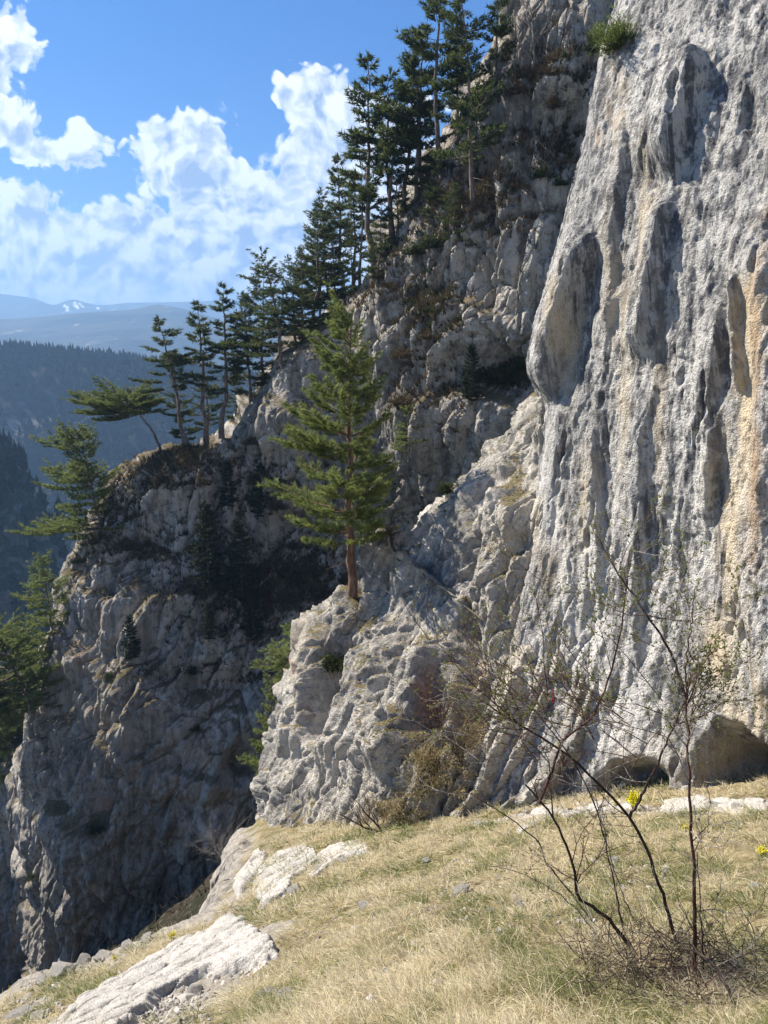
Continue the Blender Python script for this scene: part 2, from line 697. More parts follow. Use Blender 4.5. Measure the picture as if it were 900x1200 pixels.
def disp_wall(P, U, V, N):
    q = P + .14 * np.stack([fbm(P / 1.3 + 5, 3), fbm(P / 1.3 + 25, 3), fbm(P / 1.3 + 45, 3)], -1)
    d = .16 * fbm(P / 4.2, 3, seed=3)
    f = frame(P, G_WALL, 1, 1)
    wv = fbm(frame(P, G_WALL, 4, 1.5), 3, seed=27)
    d += .07 * saw(f[:, 0] / 1.3 + .7 * wv) * sstep(fbm(P / 2.2 + 4, 2), -.25, .3)
    d += .035 * saw(f[:, 0] / .33 + 1.1 * wv) * sstep(fbm(P / 1.2 + 34, 2), -.2, .25)
    d += cracked(frame(q, G_WALL, 4.5, 1.3), 3, .06, .035, .02)
    d += cracked(frame(q, G_WALL, 1.0, .36), 13, .035, .025, .03)
    calm = .45 + .55 * sstep(fbm(P / 2.4 + 60, 3), -.2, .25)
    d -= .05 * calm * blocks(frame(q, G_WALL, 1.6, .34), 5)
    d -= .06 * calm * blocks(frame(q, G_WALL, .60, .19), 8, .9, .8)
    d -= .045 * blocks(frame(q, G_WALL, .26, .085), 6, .9, .8)
    d += .10 * (.4 + .6 * calm) * rough(frame(P, G_WALL, .75, .34), 1.0, 6, .66, 21)
    # slots and pockets worn along the grain
    sl = fbm(frame(q, G_WALL, 1.6, .34), 3, seed=31)
    d -= .14 * sstep(sl, .27, .5)
    u, v = U, V
    d += step(u, v, [(694, 255), (684, 300), (664, 355), (646, 415), (640, 480)], .42, 24, 5)
    d -= step(u, v, [(700, 262), (690, 305), (671, 360), (653, 420), (646, 490)], .26, 7, 22)
    d += step(u, v, [(812, 45), (824, 75), (822, 92), (806, 128), (790, 175), (784, 215)], .52, 36, 6)
    d += step(u, v, [(786, 215), (776, 270), (764, 330), (752, 392), (757, 430)], .32, 26, 6)
    d += step(u, v, [(745, 100), (728, 190), (715, 280), (712, 360), (700, 440)], .16, 16, 5)
    d += step(u, v, [(838, 330), (842, 400), (834, 470), (840, 540), (826, 640)], .22, 24, 5)
    d += step(u, v, [(770, 420), (748, 520), (752, 600), (742, 700), (748, 820)], .16, 22, 6)
    d += step(u, v, [(690, 480), (694, 560), (700, 640), (694, 720)], .14, 14, 4)
    d += step(u, v, [(872, 310), (866, 380), (878, 470)], .28, 10, 5)
    # thick cream roll on the right edge
    d += .42 * np.exp(-((u - 905 - 12 * np.sin(v / 60.)) / 34.) ** 2) * sstep(v, 230, 330) * (1 - sstep(v, 800, 860))
    d += step(u, v, [(868, 560), (856, 640), (848, 720), (850, 790), (868, 830)], .12, 12, 14)
    # undercut at the foot: a long low hollow, deepest on the right
    lip = np.interp(u, [600, 690, 715, 750, 790, 830, 860, 900, 1000, 1230], [960, 925, 898, 892, 905, 842, 850, 882, 890, 900])
    dep = np.interp(u, [600, 690, 720, 745, 775, 800, 840, 900, 1230], [0, 0, .8, .9, .1, .15, 1.5, 2.4, 2.6])
    wob = 10 * fbm(P / .5, 3, seed=55)
    d -= dep * sstep(v + wob, lip - 8, lip + 14 + 20 * (u > 800))
    cream = paint(u, v, [(860, 640, 20, 130, 1), (880, 480, 16, 120, 1), (888, 380, 24, 60, .9), (840, 770, 26, 60, .9), (690, 600, 14, 60, .8),
                         (760, 250, 12, 80, .6), (735, 380, 14, 60, .5), (725, 130, 12, 60, .5), (728, 480, 9, 90, .6), (716, 330, 10, 90, .5), (640, 640, 40, 60, .3),
                         (870, 830, 50, 40, .8), (840, 890, 60, 50, .5), (660, 390, 10, 80, .7), (770, 460, 8, 100, .5)])
    stain = paint(u, v, [(900, 520, 10, 260, .7), (716, 128, 10, 12, .8), (700, 160, 8, 10, .7), (890, 340, 10, 60, .6), (892, 700, 10, 90, .5), (735, 900, 30, 30, .3), (850, 900, 60, 30, .25)])
    plants = paint(u, v, [(718, 232, 4, 5, .9), (720, 200, 4, 4, .9)])
    # dark water streaks belong to the dark set of the material; keep the lower left pale
    pale = paint(u, v, [(660, 640, 60, 110, .9), (700, 800, 90, 120, .8), (640, 560, 30, 80, .6), (760, 880, 60, 60, .6)])
    return d, {'cream': cream, 'stain': stain, 'plants': plants - .3, 'pale': pale}


W_OUT = [(520, 1010), (545, 960), (572, 850), (600, 720), (622, 600), (634, 500), (631, 450), (634, 400), (640, 340), (652, 270), (664, 220),
         (680, 170), (692, 115), (703, 60), (720, 0), (735, -60), (760, -150)]
W_IN = [(1230, 1060), (1230, 960), (1230, 700), (1230, 450), (1230, 200), (1230, 0), (1230, -150)]
W_D = [(545, 960, 12.0), (634, 450, 14.3), (720, 0, 16.4), (900, 950, 9.5), (900, 400, 11.2), (900, 0, 13.4), (1230, 960, 7.4), (1230, 400, 8.5),
       (1230, 0, 10.2), (740, 700, 12.4), (700, 950, 11.3)]
wall, P_WALL, UV_WALL, _ = rock_mass('cliff_wall', W_OUT, W_IN, W_D, 720, 430, 16, 1.0, 14, disp_wall, M_WALL, shift=78, tpow=1.15,
                                     label='tall pale grey limestone cliff wall filling the right side', cat='cliff', kind='structure')

# ------------------------------------------------------------------ rough spur in front of the wall's left edge
M_SPUR = rock_material('spur_limestone', (.60, .56, .49), (.38, .355, .315), (.10, .098, .093), grain=(0, math.radians(-28), 0), size=1.0, streak=.5,
                       veg=(.15, .115, .05), veg_lo=.82, veg_hi=1.0, veg_amt=.85, bumpd=.05, lich=.5)
G_SPUR = pix(560, 640, 15.2) - pix(420, 930, 13.4)


def spur_relief(P, q, G):
    f = frame(P, G, 1.0, 1.0)
    wv = fbm(frame(P, G, 3.5, 1.6), 3, seed=26)
    d = .42 * saw(f[:, 0] / .95 + .35 * f[:, 1] + 1.1 * wv) * sstep(fbm(P / 1.8 + 4, 2), -.4, .2)
    d += .17 * saw(f[:, 0] / .31 + 1.0 * wv + .2 * f[:, 2]) * sstep(fbm(P / 1.1 + 14, 2), -.25, .25)
    d += cracked(frame(q, G, 2.2, .75), 13, .17, .12, .03)
    d += cracked(frame(q, G, .75, .27), 18, .13, .06, .04)
    d += cracked(frame(P, G, .27, .12), 17, .05, .02, .05)
    d += .21 * rough(frame(P, G, 1.1, .5), 1.0, 6, .64, 23)
    return d


def disp_spur(P, U, V, N):
    q = P + .14 * np.stack([fbm(P / 1.6 + 5, 3), fbm(P / 1.6 + 25, 3), fbm(P / 1.6 + 45, 3)], -1)
    d = .40 * fbm(P / 3.5, 3, seed=13)
    d += .42 * ridged(frame(q, G_SPUR, 6.0, 1.2), 3, .5, seed=14)
    rel = spur_relief(P, q, G_SPUR)
    od = np.abs(polydist(U, V, S_OUT)) + 25 * fbm(P / 1.2, 2, seed=29)
    ew = 1 - sstep(od, 14, 44)
    nb = ew > 0
    rel[nb] = rel[nb] * (1 - ew[nb]) + spur_relief(P[nb], q[nb], np.array([.42, .12, 1.0])) * ew[nb]
    d += rel
    u, v = U, V
    d += step(u, v, [(395, 700), (372, 745), (362, 790), (356, 840), (350, 900)], .5, 16, 8)
    d -= step(u, v, [(392, 740), (378, 790), (372, 830), (360, 880)], .8, 8, 12)
    d -= step(u, v, [(350, 782), (349, 820), (345, 860)], .6, 5, 6)
    d -= step(u, v, [(446, 640), (440, 700), (428, 740)], .4, 8, 10)
    d += step(u, v, [(470, 720), (440, 790), (415, 860), (392, 930)], .45, 26, 8)
    d += step(u, v, [(520, 740), (490, 820), (462, 880), (440, 920)], .5, 22, 8)
    d -= step(u, v, [(541, 700), (538, 770), (546, 850)], .75, 10, 14)
    d += step(u, v, [(575, 560), (600, 600), (590, 660), (570, 720)], .3, 18, 8)
    d -= .5 * paint(u, v, [(460, 850, 10, 8, 1), (500, 830, 30, 40, .7), (585, 640, 10, 18, .5)])
    plants = paint(u, v, [(505, 905, 46, 46, .62), (470, 960, 50, 24, .7), (545, 880, 24, 60, .45), (600, 560, 10, 40, .5), (560, 640, 20, 30, .4), (420, 720, 10, 30, .5), (385, 790, 8, 30, .5),
                          (345, 960, 40, 40, .3), (630, 480, 8, 20, .5), (540, 600, 14, 14, .5), (600, 680, 14, 60, .45), (590, 760, 10, 50, .4)])
    cream = paint(u, v, [(640, 640, 40, 60, .5), (360, 720, 12, 60, .5), (600, 800, 30, 100, .3)])
    stain = paint(u, v, [(350, 790, 6, 10, .8), (352, 830, 6, 10, .7), (540, 760, 14, 40, .4), (590, 640, 10, 20, .6)])
    pale = paint(u, v, [(640, 620, 50, 90, .8), (350, 800, 20, 60, .5), (600, 820, 40, 120, .5), (500, 700, 60, 60, .3)])
    return d, {'cream': cream, 'stain': stain, 'plants': plants, 'pale': pale}


S_OUT = [(292, 1085), (304, 1020), (310, 965), (316, 905), (324, 850), (331, 800), (348, 775), (360, 745), (382, 718), (400, 695), (415, 688), (424, 650),
         (431, 628), (446, 622), (462, 640), (482, 625), (505, 598), (540, 565), (562, 540), (590, 510), (612, 484), (632, 458), (690, 440), (770, 430)]
S_IN = [(440, 1090), (480, 1060), (540, 1030), (600, 1010), (680, 990), (740, 930), (780, 850), (800, 700), (810, 600)]
S_D = [(306, 1010, 14), (318, 905, 16), (332, 800, 17.5), (360, 745, 18), (415, 690, 18.2), (430, 628, 18.9), (446, 622, 18.6), (482, 625, 17.8),
       (540, 565, 17.2), (590, 510, 16.5), (632, 458, 15.6), (760, 430, 14.6), (440, 985, 12.1), (560, 955, 11.8), (500, 880, 12.8), (400, 900, 14.2),
       (400, 800, 16), (500, 750, 15.2), (560, 850, 12.9), (560, 700, 14.8), (600, 600, 14.7), (620, 800, 12.75), (640, 940, 11.7), (740, 700, 13.4),
       (780, 850, 12.4), (480, 1060, 10.6), (720, 960, 11.9)]
spur, P_SPUR, UV_SPUR, N_SPUR = rock_mass('rock_spur', S_OUT, S_IN, S_D, 660, 380, 22, 1.2, 10, disp_spur, M_SPUR, shift=72,
                                          label='jagged sunlit limestone spur leaning against the tall wall', cat='rock spur', kind='structure')

# ------------------------------------------------------------------ ridge cliff across the gully
M_RIDGE = rock_material('ridge_limestone', (.58, .53, .46), (.35, .315, .265), (.10, .092, .082), cream=(.44, .40, .34), orange=(.36, .17, .075), size=2.6, streak=.6,
                        veg=(.12, .09, .048), veg_lo=.42, veg_hi=.75, veg_amt=.9, bumpd=.05, lich=.6, moss=(.055, .062, .026))


def disp_ridge(P, U, V, N):
    q = P + .5 * np.stack([fbm(P / 5 + 5, 3), fbm(P / 5 + 25, 3), fbm(P / 5 + 45, 3)], -1)
    right = sstep(U + (V - 500) * .25, 380, 520)
    d = 1.7 * fbm(P / 9.5, 3, seed=43)
    gd = np.array([.25, .1, 1.0])
    smooth = sstep(fbm(P / 8 + 31, 2), -.25, .35)      # broad slabs between broken zones
    d += cracked(frame(q, gd, 8.5, 3.8), 43, 1.4, .35, .03)
    d += .5 * ridged(frame(q, gd, 10, 2.2), 3, .5, seed=44)
    f = frame(P, (.25, .1, 1), 1, 1)
    wv = fbm(frame(P, gd, 9, 4), 3, seed=56)
    d += .75 * saw(f[:, 0] / 2.6 + 1.2 * wv) * sstep(fbm(P / 5 + 4, 2), -.3, .25)
    d += (.5 + .5 * (1 - smooth)) * cracked(frame(q, (.3, .2, .9), 3.0, 1.3), 48, .7, .28, .04)
    d += (.3 + .7 * (1 - smooth)) * cracked(frame(q, (.4, .2, .8), 1.0, .5), 49, .30, .12, .05)
    d += .42 * rough(frame(P, (.3, .2, .9), 1.7, 1.1), 1.6, 5, .60, 45) * (.55 + .45 * (1 - smooth))
    # ledges
    zz = (P[:, 2] + 4.5 * fbm(P / 9, 3, seed=61)) / 5.2
    fr = zz - np.floor(zz)
    d += .75 * sstep(fbm(P / 7 + 9, 2), -.25, .3) * (sstep(fr, 0, .75) * (1 - sstep(fr, .80, 1.0)) - .5)
    # deep hollows of the lower face and the gully
    d -= 1.5 * paint(U, V, [(285, 890, 16, 14, 1.3), (250, 800, 70, 18, .9), (330, 640, 60, 50, .3), (215, 960, 60, 14, .6), (590, 430, 50, 24, 1.0), (560, 200, 18, 40, .5)])
    d -= .8 * step(U, V, [(410, 560), (400, 640), (380, 720), (360, 800)], 1, 40, 40)
    d += 1.4 * paint(U, V, [(150, 800, 60, 90, 1), (300, 860, 40, 60, .4), (200, 560, 60, 30, .6), (340, 470, 30, 60, .8), (330, 960, 30, 30, .5)])
    plants = paint(U, V, [(270, 590, 130, 60, .42), (330, 680, 110, 60, .6), (160, 640, 60, 16, .5), (260, 785, 90, 12, .7), (645, 120, 40, 70, .75), (600, 200, 40, 30, .4),
                          (500, 430, 30, 90, .55), (590, 420, 50, 26, .7), (450, 620, 40, 60, .4), (200, 540, 60, 20, .4), (110, 965, 18, 16, .7), (230, 1040, 80, 20, .5), (470, 300, 30, 30, .4)])
    cream = paint(U, V, [(100, 790, 20, 40, .8), (140, 860, 40, 20, 1), (230, 900, 60, 50, .8), (340, 540, 40, 30, .6), (290, 930, 40, 30, .7), (560, 310, 40, 40, .4), (60, 1110, 30, 40, .6), (190, 740, 50, 40, .4)])
    stain = paint(U, V, [(125, 925, 9, 40, 1), (134, 722, 10, 26, .9), (120, 870, 6, 30, .6), (98, 670, 8, 8, .6), (120, 945, 16, 14, .8), (105, 780, 10, 12, .5)])
    return d, {'cream': cream, 'stain': stain, 'plants': plants * (.6 + .8 * fbm(P / 3, 3, seed=77)) - .1}


C_OUT = [(24, 1330), (30, 1200), (26, 1060), (8, 960), (6, 905), (28, 862), (60, 805), (68, 740), (74, 680), (92, 640), (112, 592), (128, 567), (152, 548),
         (200, 525), (252, 508), (275, 482), (292, 464), (318, 434), (345, 408), (372, 374), (400, 347), (432, 332), (458, 292), (482, 248), (500, 208),
         (530, 150), (560, 90), (580, 40), (592, -10), (600, -80), (612, -170)]
C_IN = [(300, 1330), (420, 1160), (520, 1000), (640, 850), (770, 650), (820, 300), (800, 0), (780, -170)]
C_D = [(152, 545, 50), (74, 680, 49), (6, 905, 46), (28, 1060, 44.5), (28, 1200, 44), (252, 505, 50), (345, 405, 47), (432, 330, 44), (482, 245, 42), (560, 90, 40.5),
       (600, -80, 41.5), (200, 700, 45.5), (150, 850, 42.5), (120, 1000, 40.8), (250, 900, 41), (310, 950, 41), (200, 1000, 41), (220, 1060, 43.5), (150, 1110, 43.5),
       (310, 1010, 43), (350, 600, 47.5), (300, 700, 46), (400, 650, 46), (350, 800, 44), (330, 900, 42.5), (460, 450, 42), (450, 550, 42), (550, 450, 38), (620, 400, 36),
       (560, 300, 38), (620, 200, 37.5), (680, 150, 37), (650, 50, 38.5), (700, 0, 38), (780, -170, 39), (820, 300, 34), (770, 650, 34), (640, 850, 37), (520, 1000, 40),
       (420, 1160, 43), (300, 1330, 44)]
ridge, P_RIDGE, UV_RIDGE, _ = rock_mass('ridge_cliff', C_OUT, C_IN, C_D, 900, 500, 60, 3.5, 30, disp_ridge, M_RIDGE, shift=62,
                                        label='shaded rocky ridge cliff rising to the upper right beyond the gully', cat='cliff', kind='structure')

# ------------------------------------------------------------------ grassy foreground slope
G_PTS = [pix(*a) for a in [(450, 1200, 4.0), (900, 1200, 3.6), (0, 1210, 6.9), (200, 1200, 5.5), (700, 1130, 4.8), (900, 1100, 5.0), (450, 1080, 6.6), (310, 1090, 8.0), (330, 1150, 6.1),
                           (160, 1130, 8.2), (0, 1168, 8.6), (60, 1142, 8.8), (100, 1160, 7.9), (300, 1010, 11.8), (440, 980, 11.6), (560, 957, 11.6), (700, 948, 10.5), (900, 948, 8.9),
                           (700, 1050, 6.6), (560, 1040, 7.5), (280, 1068, 9.4), (800, 1000, 7.4), (1150, 950, 7.3)]]
G_PTS += [np.array(p) for p in [(0, 0, 0), (0, -4, 1.6), (3.5, 0, .9), (-3.5, 0, -1.7), (-3.5, -4, 0.2), (4, -4, 2.4), (6.5, 3.5, .2)]]
G_PTS = np.array(G_PTS)
_gt = tps(G_PTS[:, :2], G_PTS[:, 2])
RIM = [pix(*a)[:2] for a in [(-700, 1290, 6.0), (-200, 1235, 7.4), (0, 1164, 8.6), (60, 1140, 8.9), (160, 1106, 9.2), (280, 1062, 10.0), (300, 1008, 12.0), (306, 985, 13.4), (300, 940, 17.)]]


def ground_z(x, y, fine=True):
    X = np.stack([x, y], -1)
    z = _gt(X)
    P = np.stack([x, y, 0 * x], -1)
    d = polydist(x, y, RIM)            # negative beyond the rim
    off = np.maximum(-d + .12 * fbm(P / .7, 3, seed=70), 0)
    z = z - np.minimum(off, .35) * .8 - np.maximum(off - .35, 0) * 2.6
    nb = off > .05
    if nb.any():
        z[nb] += (.40 * blocks(P[nb] / .9, 75, .9, .6) + .15 * blocks(P[nb] / .3, 76, .9, .6)) * sstep(off[nb], .05, .6)
    z = z + .10 * fbm(P / 1.6, 3, seed=71)
    if fine:
        z = z + .075 * fbm(P / .4, 4, seed=72) + .02 * (1 - 2 * np.abs(fbm(P / .12, 2, seed=73)))
    return z


gx = np.concatenate([np.linspace(-16, -5.2, 60), np.linspace(-5.1, 6.0, 420), np.linspace(6.1, 9, 30)])
gy = np.concatenate([np.linspace(-5, 2.9, 40), np.linspace(3.0, 14.5, 430), np.linspace(14.7, 19, 30)])
GX, GY = np.meshgrid(gx, gy)
GZ = ground_z(GX.ravel(), GY.ravel()).reshape(GX.shape)
PG = np.stack([GX, GY, GZ], -1)
# broken rock on the steep face below the rim
GN = grid_normals(PG)
GN *= np.sign(GN[..., 2:3])
_off = np.maximum(-polydist(GX.ravel(), GY.ravel(), RIM), 0)
_w = sstep(_off, .05, .5)
_p = PG.reshape(-1, 3)
_i = (_w > 0) & (_off < 6)
_dd = np.zeros(len(_p))
_dd[_i] = _w[_i] * (cracked(frame(_p[_i], (.3, .1, 1), 1.4, .5), 77, .40, .16, .04) + .22 * rough(_p[_i], .7, 5, .62, 78))
PG = PG + GN * _dd.reshape(GX.shape)[..., None]
m, k, out = newmat('dry_turf')
pos = k.new('ShaderNodeTexCoord').outputs['Object']
n1 = k.noise(pos, 1.1, 6, .65)
n2 = k.noise(pos, 9, 6, .7)
n3 = k.noise(pos, 45, 4, .7)
col = k.mix(k.ramp(n1, .35, .65), (.24, .19, .10), (.13, .105, .055))
col = k.mix(k.ramp(n2, .45, .65), col, (.34, .28, .16))
col = k.mix(k.ramp(n3, .52, .7), col, (.40, .37, .31))
col = k.mix(k.math('MULTIPLY', k.ramp(k.noise(pos, 2.3, 5, .7), .52, .62), k.ramp(n3, .35, .5)), col, (.10, .11, .035))
nzg = k.new('ShaderNodeSeparateXYZ', ins={0: k.new('ShaderNodeNewGeometry').outputs['Normal']}).outputs[2]
rk = k.ramp(k.math('ADD', nzg, k.math('MULTIPLY_ADD', n2, .5, -.25)), .62, .5)
rk = k.math('MAXIMUM', rk, attr(k, 'bare'))
rcol = k.mix(k.ramp(n2, .4, .6), (.40, .37, .33), (.22, .20, .175))
rcol = k.mix(k.ramp(n3, .55, .7), rcol, (.20, .17, .14))
col = k.mix(rk, col, rcol)
finish(k, out, col, .95, bump(k, k.math('ADD', n2, n3), .03, .9), .1)
M_TURF = m
# stony bare ground along the rim and around the slab
_gp = GX.ravel(), GY.ravel()
RIMD = polydist(_gp[0], _gp[1], RIM)
_pv = np.stack([_gp[0], _gp[1], 0 * _gp[0]], -1)
BARE = sstep(.75 - .75 * sstep(_gp[1], 9.6, 10.6) + .5 * fbm(_pv / .5, 3, seed=80) - RIMD, 0, .35) * .85
SCREE = [(pix(205, 1180, 6.2)[:2], .75), (pix(250, 1150, 7.0)[:2], .7), (pix(300, 1110, 7.7)[:2], .55), (pix(30, 1195, 7.5)[:2], .4)]
for c, r in SCREE:
    BARE = np.maximum(BARE, .8 * sstep(r + .35 * fbm(_pv / .4, 3, seed=81) - np.hypot(_gp[0] - c[0], _gp[1] - c[1]), 0, .25))
FOOT = [pix(*a)[:2] for a in [(575, 968, 10.9), (640, 950, 10.7), (760, 946, 9.9), (900, 944, 8.95), (1000, 944, 8.3)]]
FD = np.abs(polydist(_gp[0], _gp[1], FOOT))
BARE = np.maximum(BARE, sstep(.42 + .3 * fbm(_pv / .5, 3, seed=82) - FD, 0, .2))
ground = link('ground', mesh_from('ground', PG.reshape(-1, 3), grid_faces(*GX.shape), M_TURF, {'bare': BARE}),
              label='steep foreground slope of dry turf below the wall', cat='ground', kind='structure')

# ------------------------------------------------------------------ gully floor below the rim
R_PTS = np.array([pix(*a) for a in [(150, 1104, 40.5), (300, 985, 40.5), (230, 1050, 40.5), (330, 955, 34), (295, 1012, 29), (250, 1075, 27), (120, 1125, 34), (40, 1160, 36), (-150, 1220, 34),
                                    (320, 1050, 17), (200, 1150, 17), (0, 1240, 17), (-200, 1320, 18), (360, 930, 24), (20, 1160, 60), (-200, 1100, 70), (420, 900, 46), (-500, 1300, 45)]])
_rt = tps(R_PTS[:, :2], R_PTS[:, 2])
rx, ry = np.meshgrid(np.linspace(-60, 3, 300), np.linspace(14, 80, 330))
rp = np.stack([rx.ravel(), ry.ravel()], -1)
gully_z = rz = np.clip(_rt(rp), -75, -11 - .25 * (rp[:, 1] - 14)) + .9 * fbm(np.stack([rp[:, 0], rp[:, 1], 0 * rp[:, 0]], -1) / 3.5, 5, .6, seed=90) + .5 * blocks(np.stack([rp[:, 0], rp[:, 1], 0 * rp[:, 0]], -1) / 1.6, 92, .9, .7)
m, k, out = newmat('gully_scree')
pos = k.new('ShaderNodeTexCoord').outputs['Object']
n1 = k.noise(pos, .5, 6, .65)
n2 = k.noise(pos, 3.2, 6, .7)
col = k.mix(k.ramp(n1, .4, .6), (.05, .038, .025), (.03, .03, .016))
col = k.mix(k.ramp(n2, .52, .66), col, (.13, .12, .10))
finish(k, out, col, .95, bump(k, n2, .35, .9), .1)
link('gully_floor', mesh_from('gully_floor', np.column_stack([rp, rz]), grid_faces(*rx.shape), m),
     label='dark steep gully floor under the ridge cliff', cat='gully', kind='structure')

# ------------------------------------------------------------------ far land
m, k, out = newmat('valley_land')
pos = k.new('ShaderNodeTexCoord').outputs['Object']
col = k.mix(k.ramp(k.noise(pos, .004, 6, .6), .42, .58), (.05, .055, .03), (.12, .10, .05))
finish(k, out, col, .95, None, .05)
M_VALLEY = m
vx, vy = np.meshgrid(np.linspace(-6000, 6000, 60), np.linspace(-900, 6200, 40))
vz = -330 + 25 * fbm(np.stack([vx.ravel(), vy.ravel(), 0 * vx.ravel()], -1) / 900, 3)
link('valley_ground', mesh_from('valley_ground', np.stack([vx.ravel(), vy.ravel(), vz], -1), grid_faces(*vx.shape), M_VALLEY),
     label='wooded valley ground far below the cliffs', cat='valley', kind='structure')

m, k, out = newmat('wooded_slope')
pos = k.new('ShaderNodeTexCoord').outputs['Object']
n1 = k.noise(pos, .02, 6, .65)
col = k.mix(k.ramp(n1, .4, .62), (.016, .019, .013), (.034, .031, .026))
col = k.mix(attr(k, 'stain'), col, (.34, .32, .30))
finish(k, out, col, .95, bump(k, k.noise(pos, .12, 6, .7), 6, .9), .05)
M_WOODED = m


def disp_hill(sc, amp):
    def f(P, U, V, N):
        d = amp * ridged(P / sc, 4, .5, seed=101) + .35 * amp * fbm(P / (sc * .25), 4, seed=104)
        st = paint(U, V, [(38, 478, 26, 22, 1), (18, 500, 14, 20, .8), (50, 470, 16, 14, .8)]) * sstep(fbm(P / (sc * .3), 4, .6, seed=107), -.15, .25)
        return (d * sstep(V, 415, 520))[..., None] * N, {'stain': st}
    return f


hill, P_HILL, UV_HILL, _ = rock_mass('wooded_hill', [(-1300, 330), (-700, 352), (-300, 385), (-100, 404), (0, 414), (90, 422), (170, 432), (260, 446), (400, 475), (700, 540)],
                                     [(-1300, 900), (-700, 900), (-100, 880), (90, 840), (300, 840), (700, 840)],
                                     [(-1300, 330, 640), (-300, 385, 690), (0, 412, 700), (170, 430, 720), (400, 475, 740), (700, 540, 700), (0, 640, 540), (200, 640, 540), (-300, 640, 540),
                                      (-1300, 900, 330), (0, 880, 330), (700, 840, 330)],
                                     260, 130, 20, 10, 400, disp_hill(70, 16), M_WOODED, label='long dark wooded hill across the valley', cat='hill', kind='structure')

m, k, out = newmat('far_mountain_land')
pos = k.new('ShaderNodeTexCoord').outputs['Object']
n1 = k.noise(pos, .0035, 7, .65, .3)
n2 = k.noise(k.mapping(pos, scale=(1, .35, 1)), .012, 5, .7)
col = k.mix(k.ramp(n1, .42, .56), (.025, .03, .024), (.06, .06, .045))
col = k.mix(k.ramp(n2, .60, .68), col, (.26, .24, .18))
col = k.mix(attr(k, 'stain'), col, (.85, .87, .9))
finish(k, out, col, .95, bump(k, n1, 60, .8), .05)
M_FAR = m


def disp_far(P, U, V, N):
    d = 30 * ridged(P / 420, 4, .5, seed=121)
    s1 = np.maximum(step(U, V, [(74, 357), (78, 360), (79, 366)], 1, 1.6, 1.6), step(U, V, [(86, 353), (89, 358), (93, 362)], 1, 2.2, 2.2))
    s1 = np.maximum(s1, step(U, V, [(112, 360), (118, 363)], .8, 1.6, 1.6))
    s1 = np.maximum(s1, step(U, V, [(92, 354), (98, 361)], .8, 1.2, 1.2))
    return (d * sstep(V, 362, 400))[..., None] * N, {'stain': sstep(s1 * 1.2 + .3 * fbm(P / 60, 3), .4, .7)}


rock_mass('far_mountains', [(-900, 318), (-300, 326), (-100, 336), (0, 344), (40, 350), (66, 357), (76, 353), (87, 351), (98, 354), (112, 357), (150, 355), (200, 354), (330, 350), (600, 356), (1000, 380)],
          [(-900, 430), (0, 425), (300, 425), (1000, 440)],
          [(-900, 318, 4300), (0, 344, 4500), (200, 354, 4600), (600, 350, 4600), (1000, 380, 4400), (0, 425, 2900), (-900, 430, 2900), (300, 425, 2900), (1000, 440, 2900)],
          620, 120, 8, 60, 900, disp_far, M_FAR, label='pale blue mountains with snow streaks on the horizon', cat='mountains', kind='structure')


def disp_near_far(P, U, V, N):
    d = 26 * ridged(P / 300, 4, .5, seed=131)
    return (d * sstep(V, 372, 410))[..., None] * N, {'stain': U * 0}


rock_mass('valley_hills', [(-900, 372), (-200, 376), (-60, 373), (0, 374), (40, 372), (80, 368), (120, 365), (160, 362), (185, 357), (200, 359), (230, 366), (262, 376), (330, 384), (600, 390), (1000, 400)],
          [(-900, 520), (0, 500), (300, 500), (1000, 500)],
          [(-900, 372, 2500), (0, 372, 2600), (200, 358, 2650), (600, 390, 2600), (1000, 400, 2600), (0, 500, 1500), (-900, 520, 1500), (300, 500, 1500), (1000, 500, 1500)],
          420, 160, 8, 40, 700, disp_near_far, M_FAR, label='hazy blue hills with forest and fields below the mountains', cat='hills', kind='structure')

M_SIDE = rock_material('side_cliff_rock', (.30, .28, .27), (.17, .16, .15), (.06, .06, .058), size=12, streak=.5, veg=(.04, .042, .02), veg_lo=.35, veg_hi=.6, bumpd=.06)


def disp_side(P, U, V, N):
    d = 7 * fbm(P / 40, 3, seed=141)
    d += 6.250 * blocks(frame(P, (0, .1, 1), 26, 10), 143) + 2.5 * ridged(frame(P, (0, .1, 1), 30, 6), 3, seed=144)
    d += 1.650 * blocks(P / 3.5, 147)
    z = U * 0
    return d, {'cream': z, 'stain': paint(U, V, [(34, 610, 8, 26, .8), (40, 640, 6, 14, .6)]), 'plants': .4 * sstep(fbm(P / 18, 3), 0, .3) + paint(U, V, [(10, 560, 30, 30, .6)])}


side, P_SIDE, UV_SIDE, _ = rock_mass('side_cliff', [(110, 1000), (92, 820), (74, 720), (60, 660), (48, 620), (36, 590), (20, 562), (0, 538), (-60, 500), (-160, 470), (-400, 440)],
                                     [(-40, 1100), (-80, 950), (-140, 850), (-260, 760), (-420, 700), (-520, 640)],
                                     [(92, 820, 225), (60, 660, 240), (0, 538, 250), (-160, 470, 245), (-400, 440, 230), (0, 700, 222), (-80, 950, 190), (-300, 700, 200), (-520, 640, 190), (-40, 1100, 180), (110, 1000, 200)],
                                     320, 200, 30, 14, 90, disp_side, M_SIDE, label='dark blue-grey cliff beyond the gully at left edge', cat='cliff', kind='structure')

